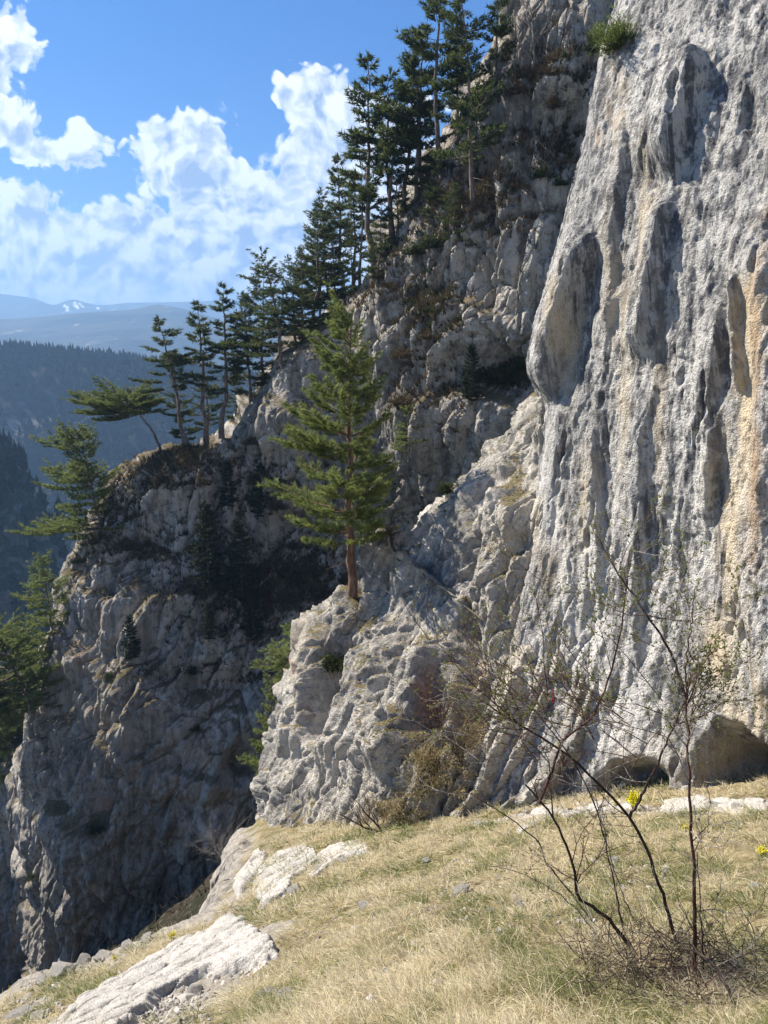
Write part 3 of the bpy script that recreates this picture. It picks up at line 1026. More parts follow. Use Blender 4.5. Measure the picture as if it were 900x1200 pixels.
# ------------------------------------------------------------------ haze
hb = [(-6300, -1000, -420), (6300, -1000, -420), (6300, 6500, -420), (-6300, 6500, -420)]
HZ_TOP = 520.0
hv = np.array(hb + [(a, b, HZ_TOP) for a, b, _ in hb], float)
hf = np.array([(0, 3, 2, 1), (4, 5, 6, 7), (0, 1, 5, 4), (1, 2, 6, 5), (2, 3, 7, 6), (3, 0, 4, 7)])
m = bpy.data.materials.new('air')
m.use_nodes = True
k = NT(m.node_tree)
k.n.clear()
out = k.new('ShaderNodeOutputMaterial')
vol = k.new('ShaderNodeVolumePrincipled', ins={'Color': (.34, .60, 1.0), 'Density': 3.4e-4, 'Anisotropy': .2})
k.l.new(vol.outputs[0], out.inputs['Volume'])
link('haze', mesh_from('haze', hv, hf, m, smooth=False), label='pale blue haze filling the valley air', cat='haze', kind='stuff')


# ------------------------------------------------------------------ placing things on the rock
def proj(P):
    x, y, z = P[..., 0], P[..., 1], P[..., 2] - EYE
    cy = y * cP - z * sP
    cz = y * sP + z * cP
    return 450 + FPX * x / cy, 600 - FPX * cz / cy


_pc = {}


def spot(key, P, u, v, r=4.0, back=0.0):
    """front-most point of a rock body near a place given by its pixel"""
    if key not in _pc:
        q = P.reshape(-1, 3)
        _pc[key] = (q,) + proj(q)
    q, pu, pv = _pc[key]
    d = np.hypot(pu - u, pv - v)
    i = np.where(d < r)[0]
    if len(i) == 0:
        return q[np.argmin(d)].copy()
    p = q[i[np.argmin(q[i, 1])]].copy()
    p[1] += back
    return p


def hit(u, v):
    """where the line of sight through a pixel meets the slope"""
    Y = np.linspace(2.5, 22, 900)
    p = pix(np.full(900, u), np.full(900, v), Y)
    g = ground_z(p[:, 0], p[:, 1])
    i = np.where(p[:, 2] <= g)[0]
    return p[i[0]] if len(i) else p[-1]


def hits(U, V):
    """the same for many pixels"""
    best = np.full(len(U), 12.0)
    for y in np.linspace(3.0, 14, 440)[::-1]:
        p = pix(U, V, y)
        best = np.where(p[:, 2] <= ground_z(p[:, 0], p[:, 1]), y, best)
    p = pix(U, V, best)
    p[:, 2] = ground_z(p[:, 0], p[:, 1])
    return p


# ------------------------------------------------------------------ plant materials
def leaf_material(name, cols, rough=.6, trans=.35):
    m, k, out = newmat(name)
    t = attr(k, 'tint')
    ramp = k.new('ShaderNodeValToRGB', ins={0: t})
    cr = ramp.color_ramp
    while len(cr.elements) < len(cols):
        cr.elements.new(0.5)
    for i, c in enumerate(cols):
        cr.elements[i].position = i / (len(cols) - 1)
        cr.elements[i].color = c + (1,)
    b = k.new('ShaderNodeBsdfPrincipled', ins={'Base Color': ramp.outputs[0], 'Roughness': rough})
    b.inputs['Specular IOR Level'].default_value = .25
    tr = k.new('ShaderNodeBsdfTranslucent', ins={'Color': ramp.outputs[0]})
    mx = k.new('ShaderNodeMixShader', ins={0: trans})
    k.l.new(b.outputs[0], mx.inputs[1])
    k.l.new(tr.outputs[0], mx.inputs[2])
    k.l.new(mx.outputs[0], out.inputs[0])
    return m


def bark_material(name, a, b, sc):
    m, k, out = newmat(name)
    pos = k.new('ShaderNodeTexCoord').outputs['Object']
    n = k.noise(k.mapping(pos, scale=(sc, sc, sc * .25)), 1.0, 4, .65)
    col = k.mix(k.ramp(n, .38, .62), a, b)
    finish(k, out, col, .9, bump(k, n, .02, .8), .15)
    return m


M_BARK = bark_material('pine_bark', (.10, .075, .06), (.21, .17, .145), 9)
M_BARK_RED = bark_material('reddish_pine_bark', (.11, .065, .045), (.24, .15, .105), 14)
M_GREYWOOD = bark_material('grey_twig_bark', (.15, .13, .115), (.33, .31, .285), 20)
M_DARKWOOD = bark_material('dark_twig_bark', (.035, .026, .022), (.085, .06, .05), 20)
M_REDWOOD = bark_material('reddish_stem_bark', (.055, .028, .024), (.13, .07, .055), 25)
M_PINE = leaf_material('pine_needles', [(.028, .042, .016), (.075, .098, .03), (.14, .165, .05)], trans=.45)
M_PINE_B = leaf_material('sunlit_pine_needles', [(.04, .06, .018), (.125, .155, .04), (.23, .27, .09)], trans=.45)  # lighter copy of the needles: sunlit brightness put into the colour
M_SPRUCE = leaf_material('spruce_needles', [(.016, .026, .014), (.032, .046, .022), (.05, .066, .03)], trans=.2)
M_LEAF = leaf_material('shrub_leaves', [(.02, .03, .012), (.045, .06, .02), (.09, .105, .034)])
M_BRUSH = leaf_material('brown_brush', [(.04, .03, .018), (.10, .072, .038), (.19, .14, .07)], trans=.25)


def unit(a):
    return a / (np.linalg.norm(a, axis=-1, keepdims=True) + 1e-9)


def needles(mb, pos, dirs, tint, K, ln, wd, spread, rng, up=.25):
    """a tuft of K needle blades at each position"""
    M = len(pos)
    if M == 0:
        return
    d = dirs[:, None] + spread * rng.normal(size=(M, K, 3))
    d[..., 2] += up
    d = unit(d)
    s = unit(np.cross(d, rng.normal(size=(M, K, 3))))
    L = ln * rng.uniform(.65, 1.15, (M, K, 1))
    b = np.broadcast_to(pos[:, None], d.shape)
    V = np.stack([b - s * wd / 2, b + s * wd / 2, b + d * L], 2)
    t = np.clip(tint[:, None] + rng.normal(0, .12, (M, K)), 0, 1)
    mb.tris(V.reshape(-1, 3, 3), t.ravel())


def pine(seed, H=10.0, crown0=.3, rmax=.17, gap=.05, per=4, prof='cone', rise=.12, sub=7, K=6, ln=.24, wd=.05, side=(0, 0), bend=0.0, tint0=.45, stubs=8, r0=.014, tstep=.8, gaps=.15):
    """returns (trunk mesh builder, crown mesh builder) of a pine of height H"""
    rng = np.random.default_rng(seed)
    tr, cr = MB(), MB()
    n = 16
    t = np.linspace(0, 1, n)
    wob = np.cumsum(rng.normal(0, .006, (n, 2)), axis=0) * H
    path = np.column_stack([wob[:, 0] + bend * H * t ** 1.6, wob[:, 1], t * H])
    path[:, :2] -= path[0, :2]
    path[0, 2] = -.06 * H
    tr.tube(path, H * r0 * (1 - t * .93) * (1 + .35 * np.exp(-t * 22)), 8)
    at = lambda h: np.array([np.interp(h, path[:, 2], path[:, i]) for i in range(3)])
    TP, TD, TT = [], [], []
    h = crown0 * H
    az0 = rng.uniform(0, 6)
    while h < .985 * H:
        tt = (h - crown0 * H) / (H - crown0 * H)
        if prof == 'cone':
            R = rmax * H * (.22 + .78 * (1 - tt) ** .85) * (.62 + .38 * min(1, tt * 5))
        elif prof == 'umbrella':
            R = rmax * H * (.35 + .9 * math.sin(math.pi * min(1, .2 + tt * .75)))
        elif prof == 'slim':
            R = rmax * H * (.3 + .7 * (1 - tt)) * (.75 + .25 * math.sin(tt * 17 + seed))
        kk = max(2, int(round(per * (1 - .4 * tt) + rng.uniform(-.6, .6))))
        for j in range(kk):
            if rng.random() < gaps:
                continue
            az = az0 + j * 2 * math.pi / kk + rng.normal(0, .35)
            o = np.array([math.cos(az), math.sin(az), 0])
            L = R * rng.uniform(.5, 1.28) * (1 + side[0] * o[0] + side[1] * o[1])
            if L < .02 * H:
                L = .02 * H
            el = rise + .75 * tt ** 2 + rng.normal(0, .1)
            s = np.linspace(0, 1, 6)
            droop = -.16 * (1 - tt)
            up = np.array([0, 0, 1.0])
            hb = h + rng.uniform(-.5, .5) * gap * H
            bp = at(min(hb, .985 * H))[None] + (o[None] * (s * L)[:, None] * math.cos(el)) + up * (L * (math.sin(el) * s + droop * s ** 1.2 + .18 * s ** 3))[:, None]
            side_v = np.array([-o[1], o[0], 0])
            bp += side_v * (L * rng.normal(0, .12) * s ** 2)[:, None]
            tr.tube(bp, np.maximum(L * .017 * (1 - .8 * s), .006 * H / 10), 4)
            ns = max(3, int(sub * L / (rmax * H) + 1))
            for f in np.linspace(.28, 1.0, ns):
                p0 = np.array([np.interp(f, s, bp[:, i]) for i in range(3)])
                for sg in ((-1, 1) if f < .98 else (0,)):
                    l2 = L * .42 * (1.12 - .62 * f) * rng.uniform(.6, 1.2)
                    d2 = unit(o * rng.uniform(.5, 1.0) + side_v * sg * rng.uniform(.5, 1.0) + up * rng.uniform(-.02, .3))
                    m_ = max(2, int(l2 / (ln * tstep)) + 1)
                    q = np.linspace(.3, 1, m_)
                    pts = p0[None] + d2[None] * (q * l2)[:, None] + up * (.12 * l2 * q ** 2)[:, None] + rng.normal(0, .03 * ln, (m_, 3))
                    TP.append(pts)
                    TD.append(np.repeat(d2[None], m_, 0))
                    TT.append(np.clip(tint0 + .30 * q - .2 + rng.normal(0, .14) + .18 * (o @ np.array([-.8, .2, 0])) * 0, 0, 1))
        az0 += 2.4
        h += gap * H * rng.uniform(.7, 1.3) * (1 - .45 * tt)
    for j in range(stubs):
        hh = rng.uniform(.1, max(.16, crown0)) * H
        az = rng.uniform(0, 6.28)
        o = np.array([math.cos(az), math.sin(az), rng.uniform(-.3, .2)])
        L = rng.uniform(.3, .9) * rmax * H * .7
        s = np.linspace(0, 1, 4)
        tr.tube(at(hh)[None] + o[None] * (s * L)[:, None] + np.array([0, 0, -.1 * L]) * (s ** 2)[:, None], L * .014 * (1 - .7 * s), 3)
    needles(cr, np.concatenate(TP), np.concatenate(TD), np.concatenate(TT), K, ln, wd, .55, rng)
    top = at(.985 * H)[None].repeat(4, 0) + np.array([0, 0, 1.0]) * np.linspace(0, .02, 4)[:, None] * H
    needles(cr, top, np.tile([0, 0, 1.0], (4, 1)), np.full(4, tint0), K, ln, wd, .4, rng)
    return tr, cr


PROTO = {}


def proto(key, bark, leaf, **kw):
    t, c = pine(**kw)
    PROTO[key] = (t.mesh('pine_trunk', bark), c.mesh('pine_crown', leaf, False), kw.get('H', 10.0))


D_ = dict(K=8, ln=.27, wd=.055, tstep=.55, sub=10)
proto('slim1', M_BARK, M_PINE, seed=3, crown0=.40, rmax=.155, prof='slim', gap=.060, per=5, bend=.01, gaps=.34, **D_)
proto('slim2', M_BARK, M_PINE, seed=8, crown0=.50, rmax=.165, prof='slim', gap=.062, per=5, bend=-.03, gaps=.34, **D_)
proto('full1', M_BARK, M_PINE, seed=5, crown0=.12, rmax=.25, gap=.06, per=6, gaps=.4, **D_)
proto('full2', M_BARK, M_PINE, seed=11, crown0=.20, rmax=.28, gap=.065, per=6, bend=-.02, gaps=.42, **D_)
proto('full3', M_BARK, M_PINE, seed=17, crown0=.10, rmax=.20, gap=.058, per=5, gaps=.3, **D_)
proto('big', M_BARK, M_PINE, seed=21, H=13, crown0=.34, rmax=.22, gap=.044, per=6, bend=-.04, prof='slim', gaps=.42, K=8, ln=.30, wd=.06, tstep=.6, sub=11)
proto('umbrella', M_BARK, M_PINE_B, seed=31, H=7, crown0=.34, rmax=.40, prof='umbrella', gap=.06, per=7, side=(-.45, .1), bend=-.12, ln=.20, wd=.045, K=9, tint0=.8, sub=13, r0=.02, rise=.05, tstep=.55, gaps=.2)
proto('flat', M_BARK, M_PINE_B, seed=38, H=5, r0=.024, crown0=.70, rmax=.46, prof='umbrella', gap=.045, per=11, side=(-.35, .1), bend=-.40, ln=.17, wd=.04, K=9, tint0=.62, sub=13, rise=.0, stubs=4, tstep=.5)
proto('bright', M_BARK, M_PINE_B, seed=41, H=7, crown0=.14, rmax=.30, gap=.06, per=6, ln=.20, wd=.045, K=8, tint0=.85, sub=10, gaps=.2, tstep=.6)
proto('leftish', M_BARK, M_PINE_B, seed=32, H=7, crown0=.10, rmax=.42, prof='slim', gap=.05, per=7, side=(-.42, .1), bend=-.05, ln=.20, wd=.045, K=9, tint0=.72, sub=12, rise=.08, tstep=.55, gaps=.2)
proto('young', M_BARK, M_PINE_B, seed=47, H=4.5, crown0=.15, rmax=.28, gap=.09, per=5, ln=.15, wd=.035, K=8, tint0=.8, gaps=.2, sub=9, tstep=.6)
proto('spruce', M_BARK, M_SPRUCE, seed=53, H=4, crown0=.05, rmax=.2, gap=.05, per=6, ln=.16, wd=.05, tint0=.4, rise=-.1, sub=6, stubs=0, gaps=.05)


def tree(name, key, base, H, label, cat='pine', group=None, rz=0.0, lean=(0, 0), wide=1.0):
    tm, cm, h0 = PROTO[key]
    o = link(name, None, None, tuple(base), label, cat, group)
    s = H / h0
    o.scale = (s * wide, s * wide, s)
    o.rotation_euler = (lean[1], lean[0], rz)
    link('trunk', tm, o)
    link('crown', cm, o)
    return o


def top_height(base, vtop):
    """height that takes a tree standing at base up to picture row vtop"""
    Y = base[1]
    return max(.5, float(pix(450, vtop, Y)[2] - base[2]))


SKY = 'pines along the ridge skyline'
R_ = ('ridge', P_RIDGE)
TREES = [
    # key, base u, v, top v, back, rz, lean, wide, label
    ('leftish', 112, 640, 498, .8, .0, (-.10, 0), 1.0, 'yellow-green spreading pine overhanging the left corner of the ridge cliff'),
    ('flat', 186, 528, 462, .8, .0, (-.10, 0), 1.15, 'flat-topped pine leaning out to the left on the ridge crest'),
    ('slim2', 218, 522, 372, .8, .6, (-.07, 0), 1.4, 'left leaning pine of the tall pair above the flat-topped one'),
    ('slim1', 238, 520, 356, 1.2, 2.0, (-.06, 0), 1.4, 'slim pine leaning left between two taller pines on the left crest'),
    ('slim1', 253, 512, 335, 1.0, 4.0, (-.05, 0), 1.35, 'tallest pine of the left crest group with a bare lower trunk'),
    ('full3', 205, 524, 415, 2.5, 1.0, (-.03, 0), 1.0, 'thin-crowned pine half hidden behind the left crest group'),
    ('full3', 266, 505, 430, 1.5, 3.0, (0, 0), 1.2, 'low bushy pine tucked at the right foot of the left crest group'),
    ('full2', 328, 438, 292, .8, .3, (-.14, 0), 1.3, 'broad dark pine leaning left above the crest step'),
    ('full1', 302, 462, 318, 2.2, 2.2, (-.03, 0), 1.15, 'dark pine just behind the broad leaning one'),
    ('full1', 352, 404, 292, 1.5, 1.2, (-.05, 0), .95, 'shorter pine right beside the broad leaning one'),
    ('full2', 368, 382, 252, 1.8, 2.5, (-.06, 0), .9, 'pine with a ragged left side halfway up the skyline'),
    ('slim1', 396, 352, 184, 1.0, 1.5, (-.03, 0), 1.25, 'pointed pine standing in front of the big white cloud'),
    ('full3', 382, 366, 226, 2.5, .2, (-.02, 0), 1.2, 'open pine behind the pointed one in front of the cloud'),
    ('slim2', 418, 340, 188, 1.5, 5.0, (-.02, 0), 1.0, 'dense dark pine at the foot of the two tallest spires'),
    ('slim1', 432, 334, 66, 1.0, .9, (-.01, 0), 1.15, 'tall spire-like pine farthest left of the upper group'),
    ('slim2', 446, 312, 100, 1.4, 3.2, (-.01, 0), 1.2, 'thin pine with few branches right of the tall spire'),
    ('slim2', 466, 286, 70, .8, 4.4, (-.02, 0), 1.35, 'tall bare-trunked pine in the middle of the upper group'),
    ('slim1', 482, 262, 50, 1.6, 2.7, (-.02, 0), 1.25, 'tall pine with an irregular crown before the densest pines'),
    ('full3', 458, 300, 190, 2.0, 2.7, (.0, 0), 1.2, 'half-height pine between the trunks of the upper group'),
    ('full3', 408, 350, 262, .4, 1.7, (-.05, 0), .9, 'small dark pine on the rocks below the upper group'),
    ('big', 556, 286, -22, .3, .4, (-.02, 0), 1.0, 'biggest dark pine with a long bare pale trunk on the upper cliff'),
    ('slim2', 508, 228, -30, 1.0, 2.2, (-.01, 0), 1.15, 'tall dark pine left of the long bare trunk'),
    ('slim1', 530, 215, 10, 1.2, 4.0, (.0, 0), 1.0, 'slim pine crowded between the bare pale trunk and the tall dark pine'),
    ('full3', 508, 262, 178, .6, 4.0, (.0, 0), 1.3, 'bushy dark pine low under the big ones'),
    ('full1', 530, 285, 215, .4, .7, (.0, 0), 1.3, 'squat dark pine at the foot of the bare pale trunk'),
    ('slim1', 578, 150, -40, .8, 4.0, (.0, 0), 1.0, 'dark pine leaving the top of the picture beside the upper rocks'),
    ('full1', 286, 478, 345, 1.6, 1.1, (-.06, 0), 1.1, 'dark pine left of the broad leaning one with foliage almost to the ground'),
    ('full2', 340, 420, 300, 2.8, 5.2, (-.04, 0), 1.2, 'full pine behind the crest between the broad leaning pine and the shorter one'),
    ('full3', 358, 396, 238, 3.0, 3.9, (-.04, 0), 1.3, 'tall ragged pine standing back behind the shorter crest pines'),
    ('full1', 392, 360, 270, .6, .8, (-.05, 0), 1.1, 'bushy pine on the crest right under the pointed one'),
    ('slim1', 407, 350, 205, 3.2, 2.9, (-.02, 0), 1.3, 'slender pine seen between the pointed pine and the dense one'),
    ('slim2', 456, 300, 92, 2.6, 1.9, (-.01, 0), 1.2, 'slender bare pine set back among the upper trunks'),
    ('full3', 440, 330, 235, .5, 4.4, (-.02, 0), 1.3, 'low spreading pine at the foot of the tall spire'),
    ('slim1', 494, 245, 30, 2.2, .3, (-.01, 0), 1.2, 'tall pine set back just left of the darkest pines'),
    ('full2', 230, 518, 440, 3.0, .9, (-.03, 0), 1.3, 'low pine behind the trunks of the left crest group'),
]
for (key, u, v, vt, back, rz, lean, wide, label) in TREES:
    b = spot(*R_, u, v, 5)
    b[1] += back
    tree('pine_tree', key, b, top_height(b, vt), label, 'pine', SKY, rz, lean, wide)

# rock shelf and its trees outside the ridge's left corner
SH_OUT = [(-420, 1000), (-200, 925), (-90, 905), (-20, 900), (14, 905), (34, 930), (50, 1000), (60, 1100)]
SH_IN = [(-420, 1500), (-200, 1500), (-90, 1500), (-20, 1500), (10, 1500), (30, 1500), (50, 1500), (60, 1500)]
shelf, P_SHELF, _, _ = rock_mass('rock_shelf', SH_OUT, SH_IN, [(-420, 1000, 60), (-20, 900, 56), (50, 1000, 54), (60, 1500, 48), (-420, 1500, 50), (-90, 1200, 53)],
                                 260, 220, 40, 2.5, 14, disp_ridge, M_RIDGE, label='lower shaded rock shelf outside the ridge cliff at left edge', cat='rock shelf', kind='structure')
LEFT = 'sunlit pines at the left edge'
b = spot('ridge', P_RIDGE, 36, 862, 6) + np.array([0, 1.0, -.3])
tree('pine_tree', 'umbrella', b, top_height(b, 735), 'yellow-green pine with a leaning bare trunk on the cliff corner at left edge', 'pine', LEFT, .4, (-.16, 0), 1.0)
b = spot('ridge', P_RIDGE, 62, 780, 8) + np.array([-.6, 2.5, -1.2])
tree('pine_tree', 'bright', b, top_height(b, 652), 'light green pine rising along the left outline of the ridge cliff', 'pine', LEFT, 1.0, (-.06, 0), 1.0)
for (u, v, vt, Y, rz, lean, lb) in [(-8, 925, 800, 55, 2.0, 0, 'bushy green pine low at the left edge under the leaning bare trunk'), (-25, 915, 740, 58, .5, 0, 'tall green pine cut by the left edge of the view'),
                                    (18, 915, 830, 57, 3.6, 0, 'small green pine between the shelf and the cliff corner'),
                                    (48, 880, 765, 60, 5.1, 0, 'yellow-green pine peeping over the cliff corner right of the leaning bare trunk')]:
    b = pix(u, v, Y)
    b[2] -= .5
    tree('pine_tree', 'bright', b, top_height(b, vt), lb, 'pine', LEFT, rz, (lean, 0), 1.1)

# the lone pine on the spur
kw = dict(seed=61, H=6.7, crown0=.21, rmax=.24, gap=.042, per=6, ln=.135, wd=.017, K=13, sub=13, side=(-.30, -.1), tint0=.76, r0=.0165, bend=-.012, stubs=10, tstep=.42, gaps=.28, rise=.2)
t_, c_ = pine(**kw)
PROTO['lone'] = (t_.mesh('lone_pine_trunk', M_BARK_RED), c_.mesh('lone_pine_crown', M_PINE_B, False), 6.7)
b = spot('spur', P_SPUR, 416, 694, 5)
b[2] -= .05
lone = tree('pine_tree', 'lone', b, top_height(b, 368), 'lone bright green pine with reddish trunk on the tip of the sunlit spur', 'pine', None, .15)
# young pines in the gully behind the spur
b = pix(322, 935, 22.5)
tree('young_pine', 'young', b, top_height(b, 800), 'young yellow-green pine in the gully beside the spur', 'young pine', None, .5, (0, 0), .8)
b = pix(338, 800, 25)
tree('young_pine', 'young', b, top_height(b, 728), 'small spreading pine behind the spur edge with dark gully behind', 'young pine', None, 2.0, (-.2, 0), 1.9)
b = spot('ridge', P_RIDGE, 474, 540, 6)
tree('young_pine', 'young', b, top_height(b, 476), 'small green pine on the rocks right of the lone pine', 'young pine', None, 4.0, (0, 0), 1.5)
for (u, v, vt, lb) in [(154, 768, 722, 'tiny dark spruce standing on the middle of the ridge cliff face'), (250, 690, 590, 'tall narrow grey-green spruce on the brown cliff slope'), (283, 700, 610, 'dark spruce beside the tall narrow one'),
                       (246, 745, 705, 'little dark spruce above the pale overhang'), (300, 745, 690, 'dark spruce low on the shaded slope left of the lone pine'), (305, 610, 535, 'dark spruce under the broad leaning skyline pine'),
                       (270, 590, 540, 'small spruce just below the crest of the ridge cliff'), (556, 468, 405, 'dark spruce in the niche left of the tall wall')]:
    b = spot('ridge', P_RIDGE, u, v, 5)
    tree('spruce_tree', 'spruce', b, top_height(b, vt), lb, 'spruce', 'dark spruces on the ridge cliff', random.Random(u).uniform(0, 6), (0, 0), 1.0)


# ------------------------------------------------------------------ shrubs on the rocks
def leafy(seed, R=1.0, n=900, flat=.8, ln=.16, wd=.05, K=4):
    rng = np.random.default_rng(seed)
    st, fo = MB(), MB()
    ends = []
    for j in range(16):
        d = unit(rng.normal(size=3) * [1, 1, .7] + [0, 0, .8])
        L = R * rng.uniform(.5, 1.0)
        s = np.linspace(0, 1, 5)
        p = d[None] * (s * L)[:, None] + rng.normal(0, .05 * R, (5, 3)) * s[:, None]
        p[:, 2] *= flat
        st.tube(p, .03 * R * (1 - .8 * s), 4)
        ends.append((p[2:], L))
    C = np.concatenate([e[0] for e in ends])
    P = C[rng.integers(0, len(C), n)] + rng.normal(0, .17 * R, (n, 3))
    P[:, 2] = np.maximum(P[:, 2], -.05)
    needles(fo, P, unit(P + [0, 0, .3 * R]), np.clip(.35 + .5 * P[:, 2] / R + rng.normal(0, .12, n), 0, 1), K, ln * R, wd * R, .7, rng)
    return st, fo


SHR = {}
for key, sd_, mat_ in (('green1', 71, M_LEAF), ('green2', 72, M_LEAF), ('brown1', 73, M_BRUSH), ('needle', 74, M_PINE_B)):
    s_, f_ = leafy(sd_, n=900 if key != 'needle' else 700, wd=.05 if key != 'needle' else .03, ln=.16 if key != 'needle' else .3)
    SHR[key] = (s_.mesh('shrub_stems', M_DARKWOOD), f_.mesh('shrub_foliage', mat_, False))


def shrub(key, p, r, label, group=None, rz=0.0, squash=1.0, name='shrub'):
    o = link(name, None, None, tuple(p), label, 'shrub', group)
    o.scale = (r, r, r * squash)
    o.rotation_euler = (0, 0, rz)
    link('stems', SHR[key][0], o)
    link('foliage', SHR[key][1], o)
    return o


RS = 'shrubs on the ridge cliff'
shrub('green1', spot('spur', P_SPUR, 522, 578, 5), .34, 'round dark green juniper bush on the top edge of the spur', None, 0, .8, 'juniper_bush')
shrub('green2', spot('spur', P_SPUR, 394, 778, 5), .38, 'small green bush in a cleft of the spur below the lone pine', None, 1)
shrub('needle', spot('wall', P_WALL, 724, 52, 6), .5, 'green tuft growing from the upper left edge of the tall wall', None, 1)
shrub('needle', spot('ridge', P_RIDGE, 700, 62, 6), .9, 'bright green bush behind the upper left edge of the tall wall', None, 2)
for i, (key, u, v, r, lb) in enumerate([
        ('green1', 632, 205, .9, 'dark green bush on the ledge left of the tall wall'), ('green2', 654, 214, .6, 'small lighter bush beside the dark one on the upper ledge'),
        ('green1', 585, 445, 1.5, 'large dark bush in the shady niche left of the wall'), ('green1', 612, 430, 1.2, 'dark bush wedged against the wall edge in the niche'), ('green2', 556, 440, 1.1, 'dark bush at the left end of the shady niche'),
        ('brown1', 470, 420, 1.0, 'brown dry bush on the slope behind the lone pine top'), ('brown1', 500, 400, .9, 'brown dry bush on sunlit ledge high right of the lone pine'),
        ('brown1', 465, 470, 1.0, 'brown bush right of the lone pine crown'), ('brown1', 600, 110, .9, 'brown dry bush among dry grass on the upper slope'), ('brown1', 655, 130, .9, 'brown dry bush near the top left of the wall'),
        ('green1', 300, 570, 1.3, 'dark bush under the crest below the leaning skyline pine'), ('brown1', 322, 600, 1.1, 'brown bush in the shade left of the lone pine'), ('brown1', 340, 640, 1.0, 'brown bush deep in the gully shade'),
        ('brown1', 240, 570, 1.1, 'brown bush below the crest on the left cliff'), ('brown1', 190, 560, 1.0, 'brown bush near the flat-topped pine'), ('brown1', 165, 640, 1.1, 'brown bush on the sloping ledge of the left cliff'),
        ('brown1', 230, 640, 1.1, 'brown bush in the middle of the brown slope'), ('brown1', 330, 700, 1.2, 'brown bush low in the shaded gully'), ('brown1', 370, 690, 1.1, 'brown bush left of the foot of the lone pine'),
        ('green1', 225, 790, .9, 'dark bush on the ledge above the pale overhang'), ('green1', 128, 792, .9, 'dark bush in a hollow of the left cliff'), ('green1', 112, 968, .9, 'dark bush low on the left cliff'),
        ('brown1', 270, 1000, 1.0, 'brown bush at the mouth of the dark gully'), ('green2', 226, 852, .5, 'tiny green bush under the overhang'), ('green2', 35, 1030, .7, 'green bush on the lowest rocks at left'),
        ('brown1', 290, 520, .9, 'brown bush on the crest step'), ('green1', 505, 285, 1.2, 'dark bush among the foot of the big pines'), ('green1', 480, 300, 1.0, 'dark bush on the skyline rocks below the spire pines'),
        ('green2', 90, 655, .9, 'green bush on the left outline of the cliff'), ('brown1', 110, 640, .9, 'brown bush under the spreading pine')]):
    shrub(key, spot('ridge', P_RIDGE, u, v, 5), r * .72, lb, RS, i * 1.3, .8)


# ------------------------------------------------------------------ leafless shrubs
def bare(mb, p, d, L, r, rng, depth, spread=.55, up=.25, k=5, tips=None, n=5, curve=.16, ratio=.62):
    s = np.linspace(0, 1, n + 1)
    pts = [np.asarray(p, float)]
    dd = np.asarray(d, float)
    for i in range(n):
        dd = unit(dd + rng.normal(0, curve, 3) + [0, 0, up * .2])
        pts.append(pts[-1] + dd * L / n)
    pts = np.array(pts)
    mb.tube(pts, r * (1 - .55 * s), k)
    if depth == 0:
        if tips is not None:
            tips.append(pts)
        return
    for i in range(1, n + 1):
        for _ in range(rng.integers(1, 3)):
            nd = unit(dd + rng.normal(0, spread, 3))
            bare(mb, pts[i], nd, L * ratio * rng.uniform(.6, 1.1), r * (1 - .55 * i / n) * .62, rng, depth - 1, spread, up, max(3, k - 1), tips, max(3, n - 1), curve, ratio)


def bare_shrub(p, L, label, seed, mat, stems=4, depth=3, r=.02, lean=(0, 0, 1), spread=.5, name='bare_shrub', group=None):
    rng = np.random.default_rng(seed)
    mb = MB()
    for j in range(stems):
        bare(mb, rng.normal(0, .03 * L, 3) * [1, 1, 0], unit(np.array(lean) + rng.normal(0, .35, 3)), L * rng.uniform(.45, .7), r * rng.uniform(.6, 1), rng, depth, spread)
    return link(name, mb.mesh(name, mat), None, tuple(p), label, 'bare shrub', group)


bare_shrub(hit(446, 975), 1.15, 'dark leafless shrub with thick crooked stem at the top of the grass slope', 3, M_DARKWOOD, 2, 3, .03, (-.35, 0, .8))
bare_shrub(pix(262, 1015, 36), 3.2, 'pale leafless shrub in the dark gully mouth', 5, M_GREYWOOD, 5, 3, .04, (-.2, 0, .8))
bare_shrub(spot('spur', P_SPUR, 512, 850, 6), 1.5, 'reddish brown leafless shrub filling the dark cleft of the spur', 7, M_REDWOOD, 8, 3, .012, (-.1, -.2, .8))
bare_shrub(spot('spur', P_SPUR, 540, 880, 6), 1.0, 'leafless brown brush at the right foot of the spur cleft', 8, M_DARKWOOD, 6, 3, .01, (.1, -.3, .8))
bare_shrub(spot('spur', P_SPUR, 460, 648, 5), 1.0, 'small crooked dead tree right of the lone pine trunk', 9, M_DARKWOOD, 1, 3, .04, (-.5, 0, .8), name='dead_tree')
bare_shrub(spot('ridge', P_RIDGE, 628, 80, 5), 5.5, 'leafless grey tree on the dry grass ledge near the top', 11, M_GREYWOOD, 1, 3, .10, (0, 0, 1), name='bare_tree')
bare_shrub(spot('ridge', P_RIDGE, 646, 72, 5), 5.0, 'thinner leafless tree right of the grey one near the top', 12, M_DARKWOOD, 1, 3, .08, (.05, 0, 1), name='bare_tree')
bare_shrub(pix(345, 960, 20), 1.6, 'leafless twiggy shrub at the lower left side of the spur', 13, M_REDWOOD, 5, 3, .015, (-.2, 0, .8))


# ------------------------------------------------------------------ undergrowth on the shaded slopes
def sample_on(P, n, weight, rng):
    q = P.reshape(-1, 3)
    i = rng.choice(len(q), n, p=weight / weight.sum())
    return q[i] + rng.normal(0, .05, (n, 3)), i


